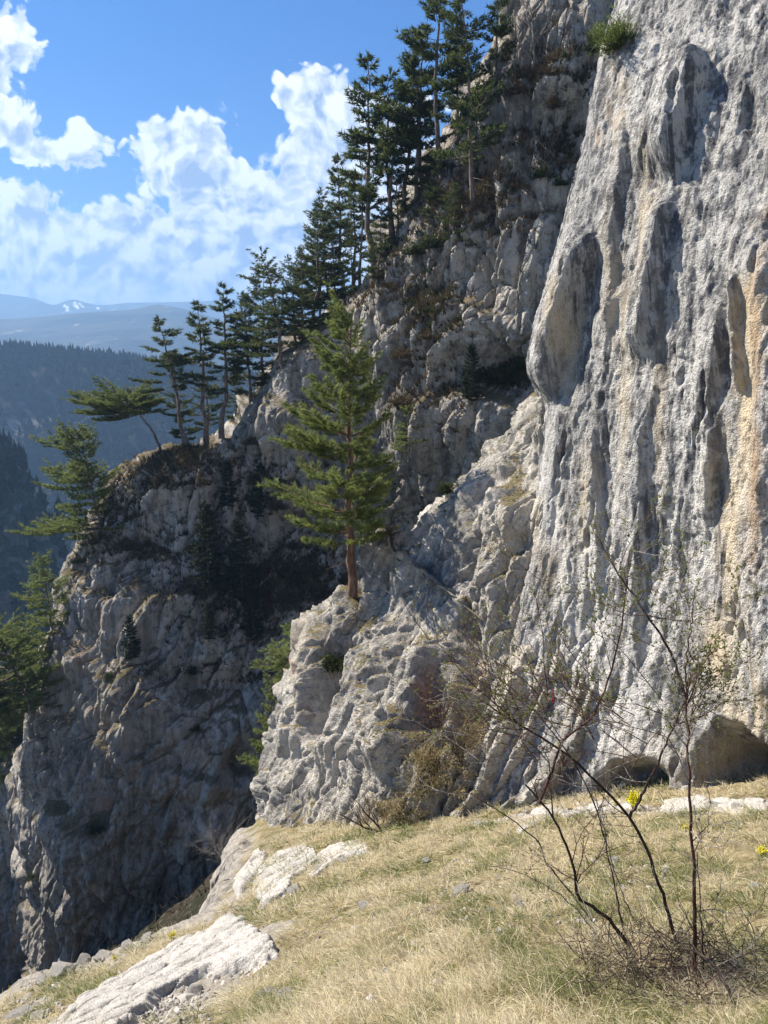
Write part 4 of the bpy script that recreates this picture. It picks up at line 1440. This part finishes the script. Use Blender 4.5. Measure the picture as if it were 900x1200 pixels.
rng = np.random.default_rng(5)
gn = grid_normals(P_RIDGE).reshape(-1, 3)
gn[gn[:, 1] > 0] *= -1
pu, pv = _pc['ridge'][1:]
wt = paint(pu, pv, [(270, 590, 150, 50, .8), (330, 680, 110, 60, 1), (160, 640, 70, 16, .8), (260, 788, 90, 10, 1), (645, 120, 40, 60, .7), (500, 420, 40, 80, .8), (590, 425, 55, 22, 1), (470, 610, 50, 50, .5),
                    (200, 540, 70, 18, .6), (240, 1060, 90, 20, .6), (440, 320, 60, 40, .5), (540, 240, 60, 50, .6)])
wt = np.clip(wt, 0, 1) ** 1.2 * sstep(gn[:, 2] + .5 * fbm(_pc['ridge'][0] / 1.5, 3), -.1, .45)
wt[np.isnan(wt)] = 0
mb = MB()
pos, ii = sample_on(P_RIDGE, 9000, wt + 1e-9, rng)
cl = fbm(pos / 2.0, 3, seed=3)
needles(mb, pos, unit(gn[ii] * .5 + [0, 0, .6]), np.clip(.42 + .55 * cl + rng.normal(0, .12, len(pos)), 0, 1), 6, .42, .05, .5, rng)
link('undergrowth', mb.mesh('undergrowth', M_BRUSH, False), label='brown dry undergrowth on the shaded slopes of the ridge cliff', cat='undergrowth', kind='stuff')
mb = MB()
pos, ii = sample_on(P_RIDGE, 1500, wt * sstep(cl.mean() + fbm(_pc['ridge'][0] / 3, 3, seed=9), .0, .3) + 1e-9, rng)
needles(mb, pos, unit(gn[ii] * .5 + [0, 0, .5]), np.clip(.25 + rng.normal(0, .15, len(pos)), 0, 1), 7, .36, .07, .6, rng)
link('ivy', mb.mesh('ivy', M_LEAF, False), label='dark green ivy and low plants on the ridge cliff ledges', cat='low plants', kind='stuff')


mb = MB()
gi = rng.choice(len(rp), 5000)
gp_ = np.column_stack([rp, gully_z])[gi] + rng.normal(0, .1, (5000, 3))
needles(mb, gp_, np.tile([0, 0, .8], (5000, 1)), np.clip(.2 + .3 * fbm(gp_ / 2.5, 3) + rng.normal(0, .15, 5000), 0, 1), 6, .45, .05, .6, rng)
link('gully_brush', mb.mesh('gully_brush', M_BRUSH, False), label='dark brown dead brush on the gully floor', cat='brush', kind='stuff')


# ------------------------------------------------------------------ woods across the valley
def woods(name, P, n, hmin, hmax, label, seed, weight=None, crest=None):
    rng = np.random.default_rng(seed)
    q = P.reshape(-1, 3)
    pu_, pv_ = proj(q)
    a = np.ones(len(q)) if weight is None else weight(pu_, pv_, q)
    i = rng.choice(len(q), n, p=a / a.sum())
    b = q[i] + rng.normal(0, 2.0, (n, 3)) * [1, 1, 0]
    if crest is not None:
        b = np.concatenate([b, crest])
        n = len(b)
    h = rng.uniform(hmin, hmax, n)
    r = h * rng.uniform(.16, .30, n)
    mb = MB()
    th = np.arange(6) / 6 * 2 * math.pi
    lev = [(.12, .55), (.35, 1.0), (.38, .55), (.62, .72), (.66, .38), (1.0, .04)]
    rings = []
    for (z, rr) in lev:
        j = rng.uniform(.65, 1.3, (n, 6))
        rings.append(np.stack([b[:, None, 0] + np.cos(th)[None] * r[:, None] * rr * j, b[:, None, 1] + np.sin(th)[None] * r[:, None] * rr * j,
                               b[:, None, 2] + (z * h)[:, None] + rng.normal(0, .03, (n, 6)) * h[:, None]], -1))
    V = np.stack(rings, 1)
    idx = np.arange(n * len(lev) * 6).reshape(n, len(lev), 6)
    j = np.roll(idx, -1, axis=2)
    F = np.stack([idx[:, :-1], j[:, :-1], j[:, 1:], idx[:, 1:]], -1).reshape(-1, 4)
    tint = np.repeat(np.clip(.42 + .75 * fbm(b / 60, 3, seed=19) + rng.normal(0, .14, n), 0, 1), len(lev) * 6)
    me = mesh_from(name, V.reshape(-1, 3), F, M_WOODS, {'tint': tint}, False)
    return link(name, me, label=label, cat='woods', kind='stuff')


M_WOODS = leaf_material('far_woods', [(.008, .012, .008), (.020, .023, .016), (.048, .042, .034)], 1.0, .05)
M_WOODS.node_tree.nodes['Principled BSDF'].inputs['Specular IOR Level'].default_value = 0.0
cre = P_HILL[68:72].reshape(-1, 3)
rng = np.random.default_rng(9)
cu, cv = proj(cre)
cre = cre[(cu > -60) & (cu < 330)]
cx = np.sort(rng.uniform(cre[:, 0].min(), cre[:, 0].max(), 260))
o_ = np.argsort(cre[:, 0])
cre = np.stack([cx, np.interp(cx, cre[o_, 0], cre[o_, 1]) + rng.normal(0, 4, 260), np.interp(cx, cre[o_, 0], cre[o_, 2]) - 1], -1)


def w_hill(u, v, q):
    vis = (u > -250) & (u < 420) & (v > 405) & (v < 800)
    bare_ = paint(u, v, [(38, 478, 26, 20, .95), (18, 500, 14, 18, .9), (150, 520, 18, 12, .5)])
    return np.where(vis, 1.0, .05) * (1 - bare_)


woods('far_woods', P_HILL, 5200, 8, 15, 'dark blue woods covering the hill across the valley', 4, w_hill, cre)
woods('cliff_woods', P_SIDE, 420, 5, 10, 'dark trees on ledges of the blue-grey cliff at left edge', 6, lambda u, v, q: paint(u, v, [(5, 555, 40, 26, 1), (70, 640, 12, 30, .8), (30, 700, 20, 20, .15), (-60, 560, 80, 60, .6), (60, 740, 40, 40, .6)]) + .002)


# ------------------------------------------------------------------ pale rock slab, stones
M_STONE = rock_material('pale_stone', (.62, .59, .54), (.52, .49, .445), (.24, .22, .195), size=.45, streak=.3, veg_lo=1.4, veg_hi=1.6, veg_amt=0.0, bumpd=.05, lich=.25)


def slab(name, upper, lower, h, nu, nv, label, seed):
    U_ = resample(np.array([hit(*p) for p in upper]), nu)
    L_ = resample(np.array([hit(*p) for p in lower]), nu)
    t = np.linspace(0, 1, nv)[:, None, None]
    Pm = U_[None] * (1 - t) + L_[None] * t
    Pf = Pm.reshape(-1, 3)
    Pf[:, 2] = ground_z(Pf[:, 0], Pf[:, 1], False)
    s = np.linspace(0, 1, nu)[None, :]
    tt = np.linspace(0, 1, nv)[:, None]
    wob = fbm(Pf / .35, 3, seed=seed).reshape(nv, nu) * .12
    ed = np.minimum(np.minimum(s + wob * .3, 1 - s - wob * .3) * 5, np.minimum(tt + wob, 1 - tt - wob) * 2.6)
    prof = sstep(ed, -.02, .35).ravel()
    rel = cracked(frame(Pf, pix(280, 1065, 9.6) - pix(90, 1190, 7.4), .9, .3), seed, .05, .04, .03) + cracked(Pf / .3, seed + 1, .05, .02, .03) + .06 * rough(Pf, .4, 5, .6, seed)
    Pf[:, 2] += -.10 + prof * (h + .10) + rel * (.3 + .7 * prof)
    me = mesh_from(name, Pf, grid_faces(nv, nu)[:, ::-1], M_STONE, {'cream': np.zeros(len(Pf)), 'stain': np.zeros(len(Pf)), 'plants': np.zeros(len(Pf)) - 1})
    # normals upward
    return link(name, me, label=label, cat='rock slab')


slab('rock_slab', [(20, 1235), (70, 1192), (112, 1160), (158, 1134), (205, 1104), (248, 1079), (284, 1063)],
     [(140, 1225), (178, 1190), (214, 1166), (252, 1150), (284, 1146), (318, 1136), (338, 1114)], .09, 240, 120, 'large pale bare rock slab along the grass edge at lower left', 301)
slab('rock_slab', [(596, 968), (640, 944), (700, 937), (760, 939)], [(600, 985), (650, 962), (700, 952), (762, 951)], .0, 120, 40, 'narrow pale rock ledge at the middle of the wall foot', 321)
slab('rock_slab', [(770, 940), (810, 934), (850, 936), (905, 940)], [(768, 953), (812, 955), (856, 958), (908, 956)], .015, 120, 40, 'pale rock ledge at the right end of the wall foot', 331)
slab('rock_slab', [(292, 1046), (318, 1006), (345, 992), (372, 1000)], [(300, 1066), (330, 1056), (352, 1030), (378, 1010)], .06, 110, 70, 'rough pale outcrop at the lower left foot of the spur', 341)
slab('rock_slab', [(262, 1052), (284, 1022), (300, 994)], [(276, 1062), (296, 1040), (316, 1006)], .07, 70, 40, 'weathered rock rib on the rim between the large slab and the spur', 351)
slab('rock_slab', [(352, 1022), (392, 990), (430, 985)], [(362, 1034), (400, 1010), (438, 998)], .03, 80, 40, 'low grey outcrop in the grass under the spur', 361)


# grid rows run from the top pole down, columns anticlockwise: faces already look outward
FLIP_STONE = False


def stone_mesh(seed, n=28):
    a = np.linspace(0, math.pi, n)
    b = np.linspace(0, 2 * math.pi, 2 * n + 1)
    A, B = np.meshgrid(a, b, indexing='ij')
    D = np.stack([np.sin(A) * np.cos(B), np.sin(A) * np.sin(B), np.cos(A)], -1).reshape(-1, 3)
    rs_ = np.random.default_rng(seed)
    nn = unit(rs_.normal(size=(13, 3)))
    hh = rs_.uniform(.55, 1.0, 13)
    dn = np.maximum(D @ nn.T, 1e-3)
    r = np.minimum((hh[None] / dn).min(1), 1.25) + .07 * fbm(D * 3 + seed, 4, .6) - .03
    P = D * r[:, None]
    z = np.zeros(len(P))
    return mesh_from('stone', P, grid_faces(n, 2 * n + 1)[:, ::-1] if FLIP_STONE else grid_faces(n, 2 * n + 1), M_STONE, {'cream': z, 'stain': z, 'plants': z - 1})


def rnd_px(i):
    return random.Random(i * 13).uniform(.8, 1.45)


STM = [stone_mesh(s) for s in range(9)]


def stone(u, v, px, label, i, group=None, flat=.48, sink=.12):
    p = hit(u, v)
    r = px * rnd_px(i) / FPX * p[1] / .9
    o = link('stone', STM[i % 9], None, (p[0], p[1], p[2] + r * flat * (1 - 2 * sink) * .8), label, 'stone', group)
    rr = random.Random(i * 7 + u)
    o.scale = (r * rr.uniform(.85, 1.25), r * rr.uniform(.8, 1.2), r * flat)
    o.rotation_euler = (rr.uniform(-.35, .35), rr.uniform(-.35, .35), rr.uniform(0, 6.28))
    return o


GS = 'pale stones in the dry grass'
for i, (u, v, px, lb) in enumerate([
        (541, 1046, 8, 'larger white stone in the grass up-slope of the middle'), (574, 1068, 6, 'small white stone just below the larger white one'), (428, 1062, 6, 'white stone in the grass left of the middle'),
        (314, 1168, 11, 'grey stone in the grass right of the rubble at the bottom'), (337, 1172, 7, 'dark half-buried stone beside the grey one at the bottom'), (205, 1158, 9, 'stone in the rubble below the slab'),
        (232, 1164, 8, 'flat stone in the rubble nearer the grass'), (270, 1112, 11, 'brown-edged block on the right end of the slab'), (76, 1140, 12, 'grey boulder on the stony rim at left'), (50, 1152, 13, 'pale boulder on the rim near the yellow flowers'),
        (97, 1128, 9, 'pale block on the rim right of the grey boulder'), (24, 1190, 12, 'pale stone at the very bottom left corner'), (44, 1194, 8, 'small dark stone in the bottom left corner'), (150, 1112, 9, 'pale rim stone halfway along the edge'),
        (172, 1104, 8, 'small pale rim stone before the flower clump'), (122, 1120, 8, 'low pale rim stone at the flower clump'), (345, 1044, 7, 'stone at the upper grass edge near the outcrop'), (400, 1010, 7, 'stone at the foot of the spur'),
        (372, 1020, 6, 'little stone at the lower foot of the spur'), (612, 1062, 8, 'stone among the stems of the leafless bush'), (668, 1060, 7, 'white stone behind the leafless bush base'), (640, 1075, 6, 'small stone left of the bush base'),
        (720, 1010, 6, 'small stone above the bush base'), (880, 1172, 9, 'stone in the bottom right corner grass'), (450, 1140, 5, 'small stone in the lower grass'), (500, 1010, 5, 'small stone on the upper grass slope'),
        (862, 948, 9, 'white block lying on the ledge at the wall foot'), (836, 946, 8, 'pale block left of the white one on the ledge'), (886, 1040, 6, 'small stone by the right edge of the grass'), (395, 1168, 5, 'small pale stone in the bottom middle grass')]):
    stone(u, v, px, lb, i, GS)

# rubble: countless chips
rng = np.random.default_rng(12)
CH = []
for (u, v, du, dv, n) in [(200, 1182, 55, 22, 420), (262, 1128, 40, 18, 260), (40, 1185, 40, 16, 120), (90, 1142, 70, 18, 240), (320, 1040, 30, 30, 160), (660, 950, 90, 10, 160), (840, 950, 60, 8, 120), (560, 1055, 90, 40, 130), (420, 1110, 120, 60, 90), (700, 1040, 110, 40, 120)]:
    for _ in range(n):
        CH.append((rng.normal(u, du * .6), rng.normal(v, dv * .6)))
CH = np.array(CH)
_c = pix(CH[:, 0], CH[:, 1], 1.0)
Ys = np.linspace(3.2, 14, 260)
best = np.full(len(CH), -1.0)
for y in Ys[::-1]:
    p = pix(CH[:, 0], CH[:, 1], y)
    g = ground_z(p[:, 0], p[:, 1])
    best = np.where(p[:, 2] <= g, y, best)
ok = best > 0
cp = pix(CH[ok, 0], CH[ok, 1], best[ok])
cp[:, 2] = ground_z(cp[:, 0], cp[:, 1])
base = np.array([(1, 0, 0), (-.5, .87, 0), (-.5, -.87, 0), (0, 0, 1), (0, 0, -1), (.3, .5, .6), (-.6, .1, .5)])
tet = np.array([(0, 5, 3), (5, 1, 3), (1, 6, 3), (6, 2, 3), (2, 0, 3), (0, 1, 5), (1, 2, 6), (1, 0, 4), (2, 1, 4), (0, 2, 4)])
n = len(cp)
rs = rng.uniform(.012, .045, n) * (1 + .8 * (rng.random(n) > .93))
V = base[None] * (rs[:, None, None] * rng.uniform(.6, 1.4, (n, 7, 3)) * [1, 1, .6])
ang = rng.uniform(0, 6.28, n)
c_, s_ = np.cos(ang)[:, None], np.sin(ang)[:, None]
V = np.stack([V[..., 0] * c_ - V[..., 1] * s_, V[..., 0] * s_ + V[..., 1] * c_, V[..., 2]], -1) + cp[:, None]
F = (tet[None] + (np.arange(n) * 7)[:, None, None]).reshape(-1, 3)
m, k, out = newmat('rubble_stone')
t = attr(k, 'tint')
finish(k, out, k.mix(t, (.17, .15, .125), (.44, .41, .37)), .9, None, .15)
link('rubble', mesh_from('rubble', V.reshape(-1, 3), F, m, {'tint': np.repeat(rng.random(n), 7)}, False), label='pale limestone rubble and chips around the slab and rim', cat='rubble', kind='stuff')

# ------------------------------------------------------------------ grass
M_GRASS = leaf_material('dry_grass', [(.80, .73, .55), (.69, .60, .40), (.53, .44, .25), (.24, .26, .08), (.11, .165, .04)], trans=.4)


def blades(root, dirn, L, wd, tint, rng, sag=.6, seg=3):
    """bent grass blades; all arguments are arrays over the blades"""
    n = len(root)
    side = unit(np.cross(dirn, rng.normal(size=(n, 3))))
    pts = [root]
    d = dirn.copy()
    for i in range(seg):
        pts.append(pts[-1] + d * (L / seg)[:, None])
        d = unit(d + np.array([0, 0, -1.0]) * (sag * rng.uniform(.2, 1.1, n))[:, None] / seg * 1.6 + rng.normal(0, .12, (n, 3)))
    V = []
    for i in range(seg):
        w_ = wd * (1 - .28 * i)
        V.append(np.stack([pts[i] - side * w_[:, None] / 2, pts[i] + side * w_[:, None] / 2], 1))
    V.append(pts[seg][:, None])
    V = np.concatenate(V, 1)                       # 2*seg+1 verts
    m_ = 2 * seg + 1
    off = (np.arange(n) * m_)[:, None]
    Q = np.concatenate([off + np.array([[2 * i, 2 * i + 1, 2 * i + 3, 2 * i + 2]]) for i in range(seg - 1)])
    T = off + np.array([[2 * seg - 2, 2 * seg - 1, 2 * seg]])
    return V.reshape(-1, 3), Q, T, np.repeat(tint, m_)


rng = np.random.default_rng(33)


def turf(n_tuft, per, seed):
    rng = np.random.default_rng(seed)
    # tussock centres, denser close by
    y = 3.2 + (13.5 - 3.2) * rng.random(n_tuft * 3) ** 1.35
    x = rng.uniform(-1, 1, n_tuft * 3) * (y * .62 + .3)
    X = np.stack([x, y, 0 * x], -1)
    rd = polydist(x, y, RIM)
    keep = rd > (.25 + .5 * np.maximum(fbm(X / .5, 3, seed=80), -.3)) * (1 - .8 * sstep(y, 9.6, 10.6))
    for c, r in SCREE:
        keep &= np.hypot(x - c[0], y - c[1]) > r * (.8 + .5 * rng.random(len(x)))
    keep &= np.abs(polydist(x, y, FOOT)) > .3
    keep &= rng.random(len(x)) < .12 + .95 * sstep(fbm(X / .55, 4, .6, seed=88), -.25, .15)
    # keep off the slab
    q = np.stack([x, y, ground_z(x, y)], -1)
    pu_, pv_ = proj(q)
    sl = np.array([(70, 1200), (112, 1165), (158, 1138), (205, 1108), (250, 1082), (284, 1066), (336, 1112), (315, 1134), (284, 1142), (252, 1146), (214, 1160), (180, 1180), (150, 1205)], float)
    inside = np.zeros(len(x), bool)
    j = len(sl) - 1
    for i in range(len(sl)):
        c = ((sl[i, 1] > pv_) != (sl[j, 1] > pv_)) & (pu_ < (sl[j, 0] - sl[i, 0]) * (pv_ - sl[i, 1]) / (sl[j, 1] - sl[i, 1] + 1e-9) + sl[i, 0])
        inside ^= c
        j = i
    keep &= ~inside
    q = q[keep][:n_tuft]
    nt = len(q)
    size = np.clip(.78 + .9 * fbm(q / .9, 3, seed=91) + rng.normal(0, .22, nt), .3, 1.8)
    green = sstep(fbm(q / .8, 4, .6, seed=92) + rng.normal(0, .09, nt), -.06, .14)
    k = np.repeat(np.arange(nt), per)
    n = len(k)
    r = q[k] + rng.normal(0, .034, (n, 3)) * [1, 1, 0] * size[k][:, None]
    r[:, 2] = ground_z(r[:, 0], r[:, 1]) - .006
    comb = unit(np.array([-.55, .05, .0]) + .7 * np.stack([fbm(q / .9, 2, seed=95), fbm(q / .9, 2, seed=96), 0 * q[:, 0]], -1))
    d = unit(comb[k] * .55 + rng.normal(0, .42, (n, 3)) * [1, 1, .4] + [0, 0, .85] + .6 * (r - q[k]) / .05)
    L = .17 * size[k] * rng.uniform(.5, 1.35, n)
    wd = np.maximum(.0042, .00085 * r[:, 1]) * rng.uniform(.8, 1.3, n)
    tint = np.clip(.03 + .34 * rng.random(n) + .62 * green[k] * (rng.random(n) > .3) + rng.normal(0, .07, n), 0, 1)
    return blades(r, d, L, wd, tint, rng, .9)


V, Q, T, A = turf(9000, 22, 41)
link('dry_grass', mesh_from('dry_grass', V, [Q, T], M_GRASS, {'tint': A}, False), label='dry straw-coloured grass with green patches on the slope', cat='grass', kind='stuff')

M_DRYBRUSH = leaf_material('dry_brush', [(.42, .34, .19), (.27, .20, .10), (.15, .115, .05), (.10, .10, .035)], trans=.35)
# dry grass and brush on the lower spur
gn = grid_normals(P_SPUR).reshape(-1, 3)
gn[gn[:, 1] > 0] *= -1
su, sv = _pc['spur'][1:]
wt = paint(su, sv, [(505, 905, 44, 46, 1), (470, 958, 56, 22, 1), (540, 880, 24, 60, .9), (400, 985, 60, 14, .7), (340, 980, 30, 26, .25), (420, 720, 10, 30, .4), (385, 790, 8, 30, .4), (600, 560, 10, 40, .4), (560, 640, 20, 30, .3), (590, 700, 18, 80, .3), (625, 490, 8, 20, .4)])
wt = wt ** 1.3 * sstep(gn[:, 2] + .4 * fbm(_pc['spur'][0] / .6, 3), .05, .5)
pos, ii = sample_on(P_SPUR, 650, wt + 1e-9, rng)
k_ = np.repeat(np.arange(len(pos)), 14)
r = pos[k_] + rng.normal(0, .05, (len(k_), 3))
d = unit(gn[ii][k_] * .5 + rng.normal(0, .45, (len(k_), 3)) + [0, 0, .7])
V, Q, T, A = blades(r, d, .125 * rng.uniform(.5, 1.4, len(k_)), np.full(len(k_), .012), np.clip(.45 + .2 * rng.normal(size=len(k_)) + .35 * np.repeat(rng.normal(size=len(pos)), 14), 0, 1), rng, .9)
link('spur_grass', mesh_from('spur_grass', V, [Q, T], M_DRYBRUSH, {'tint': A}, False), label='brownish dry grass and brush on the lower spur', cat='grass', kind='stuff')

# ------------------------------------------------------------------ yellow flowers
m, k, out = newmat('yellow_petal')
finish(k, out, (.72, .66, .03), .6, None, .2)
M_YEL = m
M_GSTEM = leaf_material('flower_stem', [(.10, .15, .03), (.16, .20, .05), (.25, .28, .08)])


def flowers(u, v, px, n, label, seed):
    p = hit(u, v)
    R = px * 1.2 / FPX * p[1]
    rng = np.random.default_rng(seed)
    st, fl = MB(), MB()
    for j in range(n):
        e = np.array([rng.normal(0, .27), rng.normal(0, .27), rng.uniform(.85, 1.3)]) * R
        s = np.linspace(0, 1, 4)
        pts = np.column_stack([e[0] * s, e[1] * s, e[2] * s ** .8 - .02])
        st.tube(pts, .0022, 3, rng.random())
        mth = 7
        needles(st, pts[1:3], np.tile([0, 0, .6], (2, 1)), rng.random(2), 4, R * .5, .006, .7, rng)
        needles(fl, np.tile(pts[-1], (mth, 1)) + rng.normal(0, .16 * R, (mth, 3)), np.tile([0, 0, .7], (mth, 1)), np.full(mth, .5), 5, .22 * R, .12 * R, .9, rng)
    o = link('yellow_flower', None, None, tuple(p), label, 'wild flower', 'yellow wild flowers')
    link('stems', st.mesh('flower_stems', M_GSTEM), o)
    link('petals', fl.mesh('flower_petals', M_YEL, False), o)


for i, (u, v, px, n, lb) in enumerate([
        (203, 1100, 7, 14, 'yellow flower clump on the rim above the slab'), (63, 1142, 7, 14, 'yellow flower clump on the rim left of the grey boulder'), (27, 1154, 5, 9, 'small yellow flower clump on the rim near left edge'),
        (12, 1162, 4, 8, 'lowest yellow flower clump at left edge'), (135, 1126, 5, 10, 'pale yellow flower clump halfway along the rim'), (742, 950, 13, 30, 'wide yellow flower clump behind the leafless bush at the wall foot'),
        (802, 976, 7, 16, 'bright yellow flower clump in the grass right of the bush stems'), (828, 970, 4, 8, 'little yellow flower right of the bright clump'), (893, 1004, 9, 16, 'yellow flower clump cut by the right edge'), (722, 945, 5, 9, 'small yellow flower left of the wide clump')]):
    flowers(u, v, px, n, lb, i)

# ------------------------------------------------------------------ leafless bush in the foreground
M_BUD = leaf_material('young_leaves', [(.10, .13, .03), (.17, .19, .05), (.26, .25, .09)], trans=.45)
m, k, out = newmat('rose_hip')
finish(k, out, (.38, .02, .02), .4, None, .4)
M_HIP = m
rng = np.random.default_rng(77)
bush_o = hit(800, 1135)
bush = link('bush', None, None, tuple(bush_o), 'large leafless bush with thin reddish stems in the right foreground', 'bush')
STEMS = [  # (pixels from the ground up, start Y, end Y, base radius px, side twigs)
    ([(814, 1150), (815, 1080), (811, 980), (806, 880), (803, 815)], 4.75, 4.9, 5.2, 10, M_REDWOOD),
    ([(803, 815), (790, 775), (752, 712), (722, 668), (700, 628)], 4.9, 5.3, 3.2, 14, M_DARKWOOD),
    ([(804, 830), (806, 760), (812, 715), (814, 690)], 4.9, 4.7, 2.2, 6, M_REDWOOD),
    ([(795, 1105), (772, 1035), (738, 958), (702, 920), (662, 882), (612, 852), (556, 815)], 4.85, 5.6, 5.0, 16, M_DARKWOOD),
    ([(738, 958), (756, 925), (776, 882), (792, 845), (803, 820)], 5.05, 4.95, 3.4, 6, M_DARKWOOD),
    ([(745, 1112), (705, 1070), (678, 1050), (675, 1030), (664, 990), (636, 942), (616, 920)], 5.0, 5.4, 5.4, 8, M_DARKWOOD),
    ([(632, 940), (646, 908), (662, 866), (690, 844), (716, 786), (734, 690), (738, 645)], 5.3, 5.5, 3.2, 16, M_REDWOOD),
    ([(680, 1054), (640, 1010), (626, 982), (586, 952), (552, 930)], 5.1, 5.6, 3.0, 8, M_DARKWOOD),
    ([(732, 1088), (712, 1002), (696, 940), (664, 880), (606, 812), (550, 770)], 4.95, 5.7, 2.8, 18, M_REDWOOD),
    ([(826, 1140), (820, 1050), (817, 1000)], 4.7, 4.8, 2.4, 3, M_REDWOOD),
    ([(868, 1190), (835, 1130), (800, 1108), (770, 1090)], 4.5, 4.8, 4.0, 6, M_DARKWOOD),
    ([(700, 1090), (650, 1045), (600, 1020), (545, 1010)], 5.0, 5.5, 1.8, 8, M_GREYWOOD),
    ([(790, 850), (830, 835), (862, 812)], 4.95, 5.0, 1.5, 6, M_REDWOOD),
    ([(745, 1080), (720, 1020), (705, 960), (690, 900)], 5.1, 5.3, 2.2, 8, M_GREYWOOD),
]
DY = .5
bd, tw_r, tw_d = MB(), MB(), MB()
TIPS = []


def twig(mb, p, d, L, r, depth):
    n = 4
    pts = [p]
    for i in range(n):
        d = unit(d + rng.normal(0, .17, 3) + [0, 0, .03])
        pts.append(pts[-1] + d * L / n)
    pts = np.array(pts)
    mb.tube(pts, r * (1 - .6 * np.linspace(0, 1, n + 1)), 4)
    TIPS.append((pts, L))
    if depth:
        for i in range(1, n + 1):
            if rng.random() < .75:
                twig(mb, pts[i], unit(d + rng.normal(0, .6, 3)), L * rng.uniform(.35, .7), r * .62, depth - 1)


for (px, y0, y1, rp, nt, mat_) in STEMS:
    px = np.array(px, float)
    y0, y1 = y0 - DY, y1 - DY
    ys = np.linspace(y0, y1, len(px))
    if px[0, 1] > 1040:
        g0 = hit(px[0, 0], px[0, 1])
        ys = ys + (g0[1] - y0) * np.linspace(1, 0, len(px)) ** 2
    pts = pix(px[:, 0], px[:, 1], ys)
    if px[0, 1] > 1040:
        pts[0] = g0 - [0, 0, .03]
    pts = resample(pts, 26)
    pts[1:-1] += rng.normal(0, .004, (24, 3))
    rad = rp * 1.2 / 2 / FPX * y0
    mb = MB()
    mb.tube(pts - bush_o, rad * np.linspace(1, .38, 26), 7)
    link('stem', mb.mesh('bush_stem', mat_), bush)
    T_ = unit(np.gradient(pts, axis=0))
    for j in range(int(nt * 1.15)):
        i = rng.integers(6, 26)
        dd = unit(T_[i] * rng.uniform(.2, 1.0) + rng.normal(0, .75, 3))
        twig(tw_r if rng.random() < .5 else tw_d, pts[i] - bush_o, dd, rng.uniform(.16, .5), rad * rng.uniform(.22, .36), 2)
# the fine crossing twigs of the upper left
for j in range(50):
    a = pix(rng.uniform(600, 800), rng.uniform(800, 900), rng.uniform(4.5, 5.1)) - bush_o
    twig(tw_r if rng.random() < .6 else tw_d, a, unit(np.array([-.75, .1, .45]) + rng.normal(0, .35, 3)), rng.uniform(.35, .8), rng.uniform(.003, .0045), 2)
for j in range(15):
    a = pix(rng.uniform(790, 830), rng.uniform(770, 850), 4.45) - bush_o
    twig(tw_r, a, unit(np.array([.6, .05, .45]) + rng.normal(0, .4, 3)), rng.uniform(.2, .45), .003, 2)
# tangle of dead twigs round the foot
dead = MB()
DT = hits(785 + 62 * np.clip(rng.normal(size=700), -1.6, 1.6), 1140 + 26 * np.clip(rng.normal(size=700), -1.8, 1.6))
for j in range(700):
    a = DT[j] + [0, 0, abs(rng.normal(0, .07))]
    d = unit(np.array([rng.normal(0, .8), rng.normal(0, .5), rng.normal(.25, .4)]))
    n_ = 6
    pts = [a - bush_o]
    L = rng.uniform(.12, .45)
    for i in range(n_):
        d = unit(d + rng.normal(0, .22, 3) + [0, 0, -.05])
        pts.append(pts[-1] + d * L / n_)
    dead.tube(np.array(pts), rng.uniform(.0018, .004) * np.linspace(1, .4, n_ + 1), 4)
link('twig_tangle', dead.mesh('bush_dead_twigs', M_DARKWOOD), bush, label='tangle of dead twigs round the foot of the bush')
link('twigs', tw_r.mesh('bush_red_twigs', M_REDWOOD), bush, label='fine reddish twigs')
link('twigs', tw_d.mesh('bush_grey_twigs', M_GREYWOOD), bush, label='fine grey twigs')
sel = [t_ for t_ in TIPS if t_[1] > .03]
pos = np.concatenate([t_[0][2:] for t_ in sel])
dr = np.concatenate([unit(np.gradient(t_[0], axis=0))[2:] for t_ in sel])
keep = rng.random(len(pos)) < np.where(pos[:, 2] + bush_o[2] > pix(450, 880, 4.6)[2], .60, .08)
needles(bd, pos[keep], dr[keep], rng.uniform(.2, .9, keep.sum()), 3, .024, .010, .7, rng)
link('buds', bd.mesh('bush_buds', M_BUD, False), bush, label='small fresh green leaf buds')
hp = MB()
hc = pix(647, 823, 4.7) - bush_o
th = np.linspace(0, 1, 6)
hp.tube(np.column_stack([np.full(6, hc[0]), np.full(6, hc[1]), hc[2] + th * .028]), .007 * np.sin(np.pi * (th * .85 + .1)), 8)
hp.tube(np.column_stack([np.full(3, hc[0]), np.full(3, hc[1]), hc[2] + .026 + np.linspace(0, .06, 3)]), .0015, 4)
link('berry', hp.mesh('bush_berry', M_HIP), bush, label='single dark red hip')
